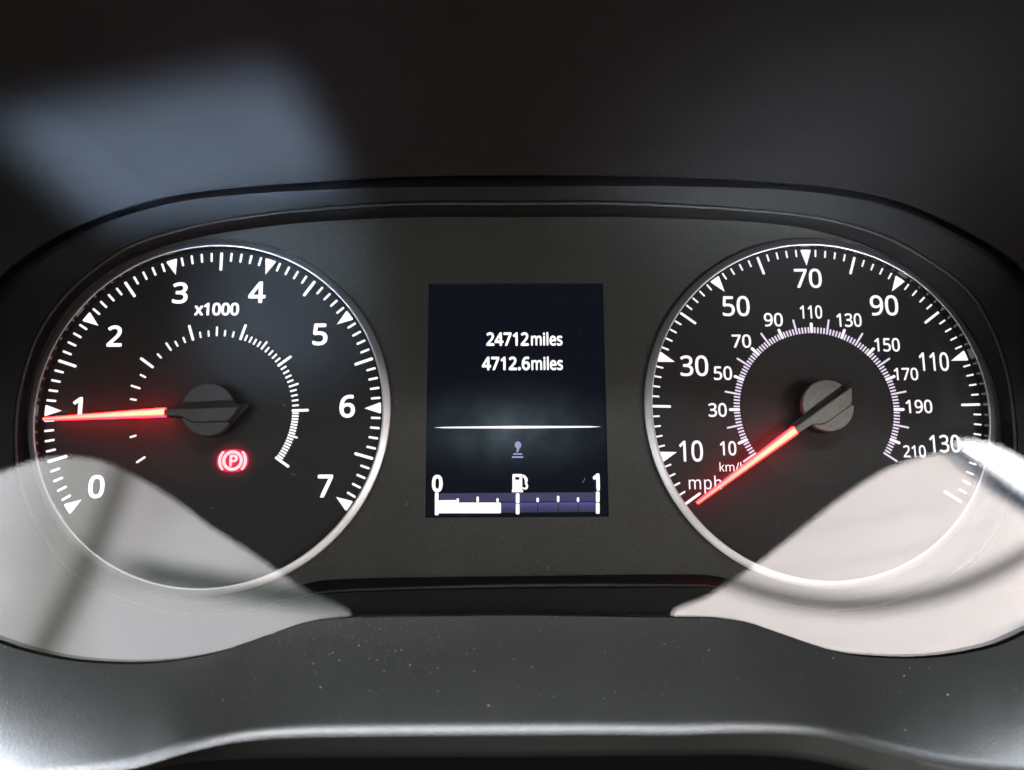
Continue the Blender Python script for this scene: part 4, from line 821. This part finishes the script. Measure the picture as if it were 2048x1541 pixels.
def make_needle(t, ang, glow_len, off, hubmat):
    """Needle part with its own pieces; built pointing along +u, y to its left, then turned."""
    nd = link('needle', None, t)
    nd.location = V(off, 0, 0)
    place(nd, ang)
    R = 6.3
    hub = [(R * math.cos(math.radians(a)), R * math.sin(math.radians(a))) for a in range(0, 360, 4)]
    v, f = prism(hub, 0.6, 4.3)
    mesh('hub_base', v, f, M['hubdark'], nd, smooth=True)
    tail = [(-2, -1.5), (-9.2, -0.9), (-9.3, -0.35), (-5.2, 3.6), (-2, 4.5)]
    arm = [(0, -1.5), (0, 1.6), (10.4, 1.0), (10.4, -1.5)]
    v, f = prism(tail[::-1], 1.6, 4.2)
    v2, f2 = prism(arm[::-1], 1.6, 4.2)
    n0 = len(v)
    mesh('needle_body', v + v2, f + [tuple(i + n0 for i in q) for q in f2], M['hubdark'], nd)
    # upper segment of the cap
    a0 = math.degrees(math.asin(1.9 / R))
    seg = [(R * math.cos(math.radians(a)), -R * math.sin(math.radians(a))) for a in [a0 + (180 - 2 * a0) * i / 40 for i in range(41)]]
    v, f = prism(seg, 4.0, 5.9)
    chamfer(mesh('hub_cap', v, f, hubmat, nd), 0.22)
    # flat arm between cap and lit tip
    gro = [(6.6, 1.22), (5.7, 1.5), (4.9, 2.05), (4.1, 2.55), (3.2, 2.85), (2.0, 2.95), (-1, 3.0), (-4.6, 3.05)]
    pla = [(10.3, -0.5), (10.3, 0.95)] + gro + [(-5.6, 2.3), (-7.6, -0.25)]
    v, f = prism(pla, 4.0, 6.05)
    chamfer(mesh('needle_arm', v, f, hubmat, nd), 0.2)
    cr = [(x + 0.02, y + 0.14) for x, y in gro if x < 6.2]
    a1, a2 = math.degrees(math.atan2(cr[-1][1], cr[-1][0])), math.degrees(math.atan2(cr[0][1], cr[0][0]))
    arc = [(R * math.cos(math.radians(a1 + (a2 - a1) * i / 30)), R * math.sin(math.radians(a1 + (a2 - a1) * i / 30))) for i in range(31)]
    v, f = prism(cr + arc, 4.0, 5.85)
    chamfer(mesh('hub_cap', v, f, hubmat, nd), 0.22)
    # lit strip: a low roof-shaped light guide
    x0, x1 = 10.5, glow_len
    vv = [(x0, -1.0, 3.9), (x0, 1.08, 3.9), (x0 - 0.35, -1.0, 5.6), (x0 - 0.1, 1.05, 5.6), (x0 - 0.3, 0, 5.8),
          (x1, -0.36, 3.4), (x1, 0.36, 3.4), (x1, -0.34, 4.3), (x1, 0.34, 4.3), (x1 + 0.1, 0, 4.4)]
    ff_ = [(2, 4, 9, 7), (4, 3, 8, 9)]
    gs = mesh('glow_strip', vv, ff_ + [(0, 2, 7, 5), (3, 1, 6, 8), (0, 5, 6, 1), (0, 1, 3, 4, 2), (5, 7, 9, 8, 6)], M['needle'], nd)
    gs.data.materials.append(M['needleside'])
    for i, pl in enumerate(gs.data.polygons):
        pl.material_index = 0 if i < 2 or i == 6 else 1
    # lamp at the root, seen as red light leaking from under the hub
    v, f = lathe([(3.4, 0.5), (4.6, 0.5), (4.6, 1.1), (3.4, 1.1), (3.4, 0.5)], 32)
    mesh('lamp_ring', v, f, M['led'], nd)
    return nd


tach = empty('tachometer', 'left round rev counter reading 0 to 7 with its red needle lying at 1', 'rev counter', (TC[0], TC[1], 0))
gauge_base(tach, 18.6)
STEP, A0 = 35.541, 90.3143
long_t = tick_data('long_tick', 36.3, 41.15, 0.72, M['white'])
short_t = tick_data('tick_mark', 38.7, 41.12, 0.55, M['white'])
tri_t = tri_data('scale_marker', 41.12, 37.05, 2.75, M['white'])
for k in range(71):
    a = A0 - STEP * (k / 10 - 3.5)
    if k % 10 == 0:
        put('scale_marker', tri_t, tach, a)
    elif k % 5 == 0:
        put('long_tick', long_t, tach, a)
    else:
        put('tick_mark', short_t, tach, a)
el = tick_data('economy_long_tick', 19.1, 23.35, 0.66, M['white'])
em = tick_data('economy_medium_tick', 19.25, 21.8, 0.5, M['white'])
es = tick_data('economy_tick', 19.25, 20.95, 0.48, M['white'])
ang = {'l': [143.9, 108.4, 73.0, 37.4, 1.3, -35.3], 'm': [214.3, 161.8, 126.0, 90.9, 55.5, 19.3, -16.9],
       's': [196.9, 170.6, 152.9, 134.9, 120.4, 114.4, 102.6, 96.7, 85.1, 79.1]}
for a0_, a1_ in ((73.0, 55.5), (55.5, 37.4), (37.4, 19.3), (19.3, 1.3)):
    ang['s'] += [a0_ + (a1_ - a0_) * i / 5 for i in range(1, 5)]
for a0_, a1_ in ((1.3, -16.9), (-16.9, -35.3)):
    ang['s'] += [a0_ + (a1_ - a0_) * i / 9 for i in range(1, 9)]
for key, me_, nm in (('l', el, 'economy_long_tick'), ('m', em, 'economy_medium_tick'), ('s', es, 'economy_tick')):
    for a in ang[key]:
        put(nm, me_, tach, a)


def cbox(cx, cy, h, w=None, asp=0.58):
    w = w or h * asp
    return (cx - w / 2, cy - h / 2, cx + w / 2, cy + h / 2)


TN = [('0', (176.7, 950.2, 209, 997.1)), ('1', (144.7, 794.6, 164.8, 839.8)), ('2', (214.2, 651.2, 244.8, 694)), ('3', (344.8, 565, 375.9, 607.8)), ('4', (496.8, 563.4, 531.6, 606.5)),
      ('5', (625, 647.3, 655.2, 691.4)), ('6', (679, 790, 710.2, 836)), ('7', (634.9, 949.5, 665.7, 995.5))]
for s_, b_ in TN:
    text('numeral', s_, b_, M['white'], tach, TC, bold=0.021, label='white backlit numeral %s' % s_)
text('multiplier_text', 'x1000', (388.6, 605.8, 478.4, 631.7), M['white'], tach, TC, bold=0.034, track=-0.005, label='white lettering x1000')

# parking brake lamp
lamp = link('brake_warning_light', None, tach)
pc = at(465.2, 921.7, 0.05)
lamp.location = V(pc.x - TC[0], pc.y - TC[1], 0)
lamp['label'] = 'red lit parking brake symbol, a P in a circle between brackets'
q = 1 / 8.12
out = [(31.5 * q * math.copysign(abs(math.cos(t)) ** 0.8, math.cos(t)), 23.0 * q * math.copysign(abs(math.sin(t)) ** 0.8, math.sin(t))) for t in [2 * math.pi * i / 48 for i in range(48)]]
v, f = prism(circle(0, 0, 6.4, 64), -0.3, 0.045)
mesh('painted_halo', v, f, M['halo_fade'], lamp)
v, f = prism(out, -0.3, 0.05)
mesh('lamp_halo', v, f, M['halo'], lamp)  # painted glow around the symbol
me = slab_mesh('circle_symbol', [circle(0, 0, 20.3 * q, 48), circle(0, 0, 14.2 * q, 48)[::-1]], 0.06, 0.12, M['red'])
link('circle_symbol', to_frame(me), lamp)
for sgn in (-1, 1):
    arc = []
    for i in range(17):
        a = math.radians(-44 + 88 * i / 16)
        arc.append((sgn * 28.2 * q * math.cos(a), 27.2 * q * math.sin(a)))
    for i in range(17):
        a = math.radians(44 - 88 * i / 16)
        arc.append((sgn * (22.4) * q * math.cos(a), 25.0 * q * math.sin(a)))
    v, f = prism(arc if sgn > 0 else arc[::-1], 0.06, 0.12)
    mesh('bracket_symbol', v, f, M['red'], lamp)
text('letter_symbol', 'P', (458.9, 909.8, 475.4, 933.5), M['red'], lamp, (pc.x, pc.y), w=0.06, bold=0.035)

make_needle(tach, 182.9, 39.6, 0.55, M['hub'])

speed = empty('speedometer', 'right round speedometer reading 10 to 130 mph with its red needle near zero', 'speedometer', (SC_[0], SC_[1], 0))
gauge_base(speed, 18.9)
STEP2, A2 = 35.5363, 90.1621
long_s = tick_data('long_tick', 36.7, 41.6, 0.64, M['violet'])
short_s = tick_data('tick_mark', 39.65, 41.6, 0.43, M['violet'])
tri_s = tri_data('scale_marker', 41.55, 37.3, 2.65, M['violet'])
for k in range(0, 141, 2):
    a = A2 - STEP2 * (k - 70) / 20
    if k % 20 == 10:
        put('scale_marker', tri_s, speed, a)
    elif k % 10 == 0:
        put('long_tick', long_s, speed, a)
    else:
        put('tick_mark', short_s, speed, a)
kl = tick_data('kilometre_long_tick', 19.4, 23.45, 0.46, M['lilac'])
km = tick_data('kilometre_medium_tick', 19.4, 22.2, 0.72, M['violet'])
ks = tick_data('kilometre_tick', 19.4, 21.0, 0.4, M['lilac'])
for k in range(0, 221, 2):
    a = 89.9 - 1.1325 * (k - 110)
    if k % 20 == 10:
        put('kilometre_medium_tick', km, speed, a)
    elif k % 10 == 0:
        put('kilometre_long_tick', kl, speed, a)
    else:
        put('kilometre_tick', ks, speed, a)
SN = [('10', (1358.3, 881.3, 1405.8, 924)), ('30', (1360.4, 711.3, 1416.3, 752.8)), ('50', (1444.6, 592.4, 1499.1, 632.9)), ('70', (1588.4, 537.7, 1643.3, 576.4)), ('90', (1740, 590.9, 1796.2, 631.6)),
      ('110', (1838.2, 705, 1897.4, 742.6)), ('130', (1858.8, 870.1, 1920.3, 905.6))]
for s_, b_ in SN:
    text('numeral', s_, b_, M['violet'], speed, SC_, bold=0.011, label='large white numeral %s' % s_)
KN = [('10', (1440, 882.6, 1472.5, 911.6)), ('30', (1416.7, 806.5, 1453.5, 834.3)), ('50', (1427.4, 732.8, 1464.1, 760.7)), ('70', (1463.6, 669.3, 1502.1, 696.1)), ('90', (1527.7, 626.3, 1565.6, 653.6)),
      ('110', (1599.8, 611.1, 1644.1, 637.9)), ('130', (1672.9, 627, 1723, 654.4)), ('150', (1748.8, 676.4, 1799.5, 703.7)), ('170', (1787.6, 735.9, 1836.2, 761.2)), ('190', (1811.6, 799.9, 1864.5, 827)),
      ('210', (1806.6, 890.8, 1851.5, 915.5))]
for s_, b_ in KN:
    text('kilometre_numeral', s_, b_, M['violet'], speed, SC_, bold=0.014, label='small white numeral %s' % s_)
text('unit_text', 'mph', (1377.7, 951.7, 1443.2, 987.4), M['violet'], speed, SC_, bold=0.0, track=0.03, label='white lettering mph')
text('unit_text', 'km/h', (1439.0, 924.8, 1491, 943.2), M['violet'], speed, SC_, bold=0.002, label='small white lettering km/h')
make_needle(speed, 215.5, 40.1, 0.55, M['hubpale'])

# ------------------------------------------------------------------ display
dc = at(1032, 801, 0)
disp = empty('trip_display', 'upright rectangular colour screen between the dials showing mileage and fuel level', 'display screen', (dc.x, dc.y, 0))
DC = (dc.x, dc.y)


def px_poly(pts, w=0.0):
    r = []
    for x, y in pts:
        p = at(x, y, w)
        r.append((p.x - DC[0], p.y - DC[1]))
    return r


def flat(name, pts, mat, w0=0.03, w1=0.07, label=None, round_=False):
    p = px_poly(pts)
    v, f = prism(p[::-1], w0, w1)
    o = mesh(name, v, f, mat, disp)
    if label:
        o['label'] = label
    return o


def rrect(x0, y0, x1, y1, r=2.0):
    p = []
    for cx, cy, a0 in ((x1 - r, y0 + r, -90), (x1 - r, y1 - r, 0), (x0 + r, y1 - r, 90), (x0 + r, y0 + r, 180)):
        for k in range(4):
            a = math.radians(a0 + 30 * k)
            p.append((cx + r * math.cos(a), cy + r * math.sin(a)))
    return p


flat('screen_panel', [(848, 560), (1214, 560), (1226, 1044), (842, 1045)], M['screen'], -0.6, 0.0)
text('distance_text', '24712', (972.6, 664.8, 1057.6, 692.3), M['white'], disp, DC, bold=0.032, track=0.008, label='white lettering 24712 on the upper line')
text('distance_text', 'miles', (1061.8, 664.6, 1125, 692), M['white'], disp, DC, bold=0.026, label='white lettering miles on the upper line')
text('distance_text', '4712.6', (963.8, 713.5, 1060, 741.5), M['white'], disp, DC, bold=0.032, track=0.008, label='white lettering 4712.6 on the lower line')
text('distance_text', 'miles', (1062.6, 713.3, 1125.8, 741), M['white'], disp, DC, bold=0.026, label='white lettering miles on the lower line')
flat('divider_line', [(868, 855.8), (890, 854.2), (1035, 852.2), (1180, 852.6), (1202, 854), (1180, 855.6), (1035, 857.6), (890, 857)], M['white'])
# gear lever symbol
flat('lever_symbol', [(1036 + 6.6 * math.cos(t), 890.5 + 7.2 * math.sin(t)) for t in [2 * math.pi * i / 20 for i in range(20)]], M['grey'])
flat('lever_symbol', [(1034, 896), (1039, 896), (1038, 901), (1036, 905), (1032.5, 905)], M['grey'], 0.032, 0.068)
flat('lever_symbol', [(1027, 907), (1043.5, 907), (1045, 910), (1026, 910)], M['grey'])
flat('lever_symbol', [(1024.5, 913), (1045.5, 913), (1047, 916.3), (1023.5, 916.3)], M['grey'])
# fuel gauge
flat('fuel_band', [(880, 987), (1192, 985), (1193, 1003.2), (880, 1004.5)], M['fuelband'], 0.01, 0.03)
flat('fuel_track', [(1003, 1006), (1193, 1004.7), (1194, 1024), (1003, 1026)], M['fuel'], 0.01, 0.03)
flat('fuel_level_bar', rrect(870, 1005.5, 1002, 1027), M['white'])
flat('fuel_scale_line', [(876, 1001), (913, 1000.6), (913, 1005), (876, 1005.2)], M['white'], 0.028, 0.066)
for x, y0, y1, wd in ((873.5, 985.5, 1031, 7.6), (1035.3, 987, 1029, 7.4), (1195.5, 983.5, 1028, 7.4)):
    flat('fuel_end_mark', rrect(x - wd / 2, y0, x + wd / 2, (y0 + y1) / 2 - 0.8), M['white'], 0.034, 0.075)
    flat('fuel_end_mark', rrect(x - wd / 2, (y0 + y1) / 2 + 0.3, x + wd / 2, y1), M['white'], 0.034, 0.075)
for x, y0, y1 in ((915.5, 997, 1005.5), (955.3, 993.5, 1005.3), (995, 996.8, 1005), (1075.3, 995.8, 1005), (1116.3, 992, 1004.6), (1156, 995, 1004.4)):
    flat('fuel_tick', rrect(x - 2.4, y0, x + 2.4, y1), M['white'], 0.036, 0.072)
for x in (1075.4, 1116.4, 1156.4):
    flat('fuel_divider', [(x - 0.6, 1006), (x + 0.6, 1006), (x + 0.6, 1024), (x - 0.6, 1024)], M['dark'], 0.03, 0.04)
text('fuel_numeral', '0', (863.8, 950, 885.4, 985), M['white'], disp, DC, bold=0.038, label='white numeral 0 at the empty end')
text('fuel_numeral', '1', (1185.3, 947.2, 1199.6, 982), M['white'], disp, DC, bold=0.038, label='white numeral 1 at the full end')
pp = px_poly(rrect(1024.8, 948.5, 1044.5, 981.5, 2.2))
hole = px_poly([(1030.4, 954.6), (1038.8, 954.6), (1038.8, 960), (1030.4, 960)])
foot = px_poly([(1023.8, 979), (1046, 979), (1046, 985), (1023.8, 985)])
pump = link('fuel_pump_symbol', to_frame(slab_mesh('fuel_pump_symbol', [pp, hole[::-1]], 0.03, 0.07, M['white'])), disp)
flat('pump_foot', [(1023.8, 980), (1046, 980), (1046, 985), (1023.8, 985)], M['white'], 0.026, 0.066)
hose = [(1045, 949.5), (1050, 951), (1055, 957), (1055.5, 962), (1054, 966), (1056.5, 972), (1055, 978), (1050.5, 980), (1046.5, 978.5), (1044, 974), (1048.5, 976), (1051.3, 975.5), (1051.8, 972), (1049.8, 968), (1049.6, 962), (1048.5, 957.5), (1044.8, 954)]
flat('pump_hose', hose, M['white'], 0.028, 0.068)

# ------------------------------------------------------------------ what the clear cover mirrors: unseen glowing panes added behind the viewer
def pane(name, pts, w, mat, label, cat, th=5.0):
    cx = sum(p[0] for p in pts) / len(pts)
    cy = sum(p[1] for p in pts) / len(pts)
    c = catmull([(x - cx, y - cy) for x, y in pts], True, 5)
    me = slab_mesh(name, [c], 0, th, mat)
    o = link(name, to_frame(me))
    o.location = V(cx, cy, w)
    o['label'] = label
    o['category'] = cat
    return o


pane('reflection_pane', [(-177, -204), (-237, -170), (-298, -128), (-346, -98), (-395, -62), (-444, -34), (-480, -18), (-516, -12), (-552, -15), (-581, -24), (-616, -39), (-667, -68), (-711, -109), (-718, -179), (-710, -293), (-582, -317), (-351, -314), (-224, -258)], 800, M['pane_l'],
     'unseen glowing pane added behind the viewer, mirrored at lower left of the cover', 'glowing pane', 5.0)
pane('reflection_pane', [(209, -207), (255, -183), (317, -144), (367, -107), (424, -65), (475, -34), (526, -16), (570, -9), (610, -12), (649, -29), (692, -60), (750, -118), (769, -190), (754, -308), (630, -330), (419, -322), (258, -262)], 800, M['pane_r'],
     'unseen glowing pane added behind the viewer, mirrored at lower right of the cover', 'glowing pane', 5.0)
pane('white_reflection_pane', [(568, 5), (605, 0), (643, -19), (703, -55), (700, -108), (639, -71), (581, -33), (555, -10)], 790, M['pane_w'],
     'unseen white glowing pane added to be mirrored at the right edge above the dark pillar', 'glowing pane', 5.0)
# ------------------------------------------------------------------ dust on the cowl, the cover and the hood
rnd = random.Random(5)
dv, df = [], []


def speck(p, n, s):
    t = n.cross(Vector((0.3, 0.9, 0.2))).normalized()
    b = n.cross(t)
    i0 = len(dv)
    a0 = rnd.random() * 6.28
    el = rnd.choice((1.0, 1.0, 1.3, 2.4))
    for k in range(5):
        a = a0 + k * 1.2566
        r = s * rnd.uniform(0.6, 1.0)
        x, y = math.cos(a) * r * el, math.sin(a) * r / el ** 0.5
        ca, sa = math.cos(a0), math.sin(a0)
        q = p + t * (x * ca - y * sa) + b * (x * sa + y * ca)
        dv.append(tuple(q))
    dv.append(tuple(p + n * s * 0.7))
    df.extend([(i0 + k, i0 + (k + 1) % 5, i0 + 5) for k in range(5)])


for _ in range(560):
    x = min(0.985, max(0.01, rnd.gauss(0.5, 0.2)))
    i = min(NX - 1, int(x * NX))
    r = 3 + min(8, int(abs(rnd.gauss(3.2, 2.2))))
    a, b, c_ = COWL_ROWS[i][r], COWL_ROWS[i + 1][r], COWL_ROWS[i][r + 1]
    n_ = (b - a).cross(c_ - a)
    n_ = n_.normalized()
    if n_.z < 0:
        n_ = -n_
    s1, s2 = rnd.random(), rnd.random()
    p = a + (b - a) * s1 + (c_ - a) * s2
    speck(p, n_, abs(rnd.gauss(0.0, 0.036)) + 0.014)
for _ in range(120):
    x, y = rnd.uniform(250, 1850), rnd.choice((rnd.uniform(1040, 1230), rnd.uniform(380, 1230)))
    p = at(x, y, 10)
    w = 8.02 + TPH * (p.y + 57)
    p = at(x, y, w)
    speck(p, Vector((0, 0, 1)), abs(rnd.gauss(0, 0.025)) + 0.022)
for _ in range(16):
    x, y = rnd.uniform(200, 1900), rnd.uniform(420, 1225)
    a, ln, cv = rnd.random() * 6.28, rnd.uniform(0.5, 1.6), rnd.uniform(-1.4, 1.4)
    p = at(x, y, 10)
    i0 = len(dv)
    for k in range(8):
        t = k / 7 * ln
        aa = a + cv * k / 7
        p = p + Vector((math.cos(aa), math.sin(aa), 0)) * (ln / 7)
        n_ = Vector((-math.sin(aa), math.cos(aa), 0)) * 0.016
        for s_, up in ((-1, 0.0), (1, 0.0), (0, 0.03)):
            q_ = p + n_ * s_
            dv.append((q_.x, q_.y, 8.03 + TPH * (q_.y + 57) + up))
    for k in range(7):
        for c0, c1 in ((0, 2), (2, 1)):
            df.append((i0 + 3 * k + c0, i0 + 3 * k + c1, i0 + 3 * k + 3 + c1, i0 + 3 * k + 3 + c0))
M['dust'] = plastic('pale_dust', (0.42, 0.42, 0.38), 0.9, 0)
d = mesh('dust', dv, df, M['dust'])
d['label'] = 'pale dust specks scattered over the cowl and the clear cover'
d['category'] = 'dust'
d['kind'] = 'stuff'
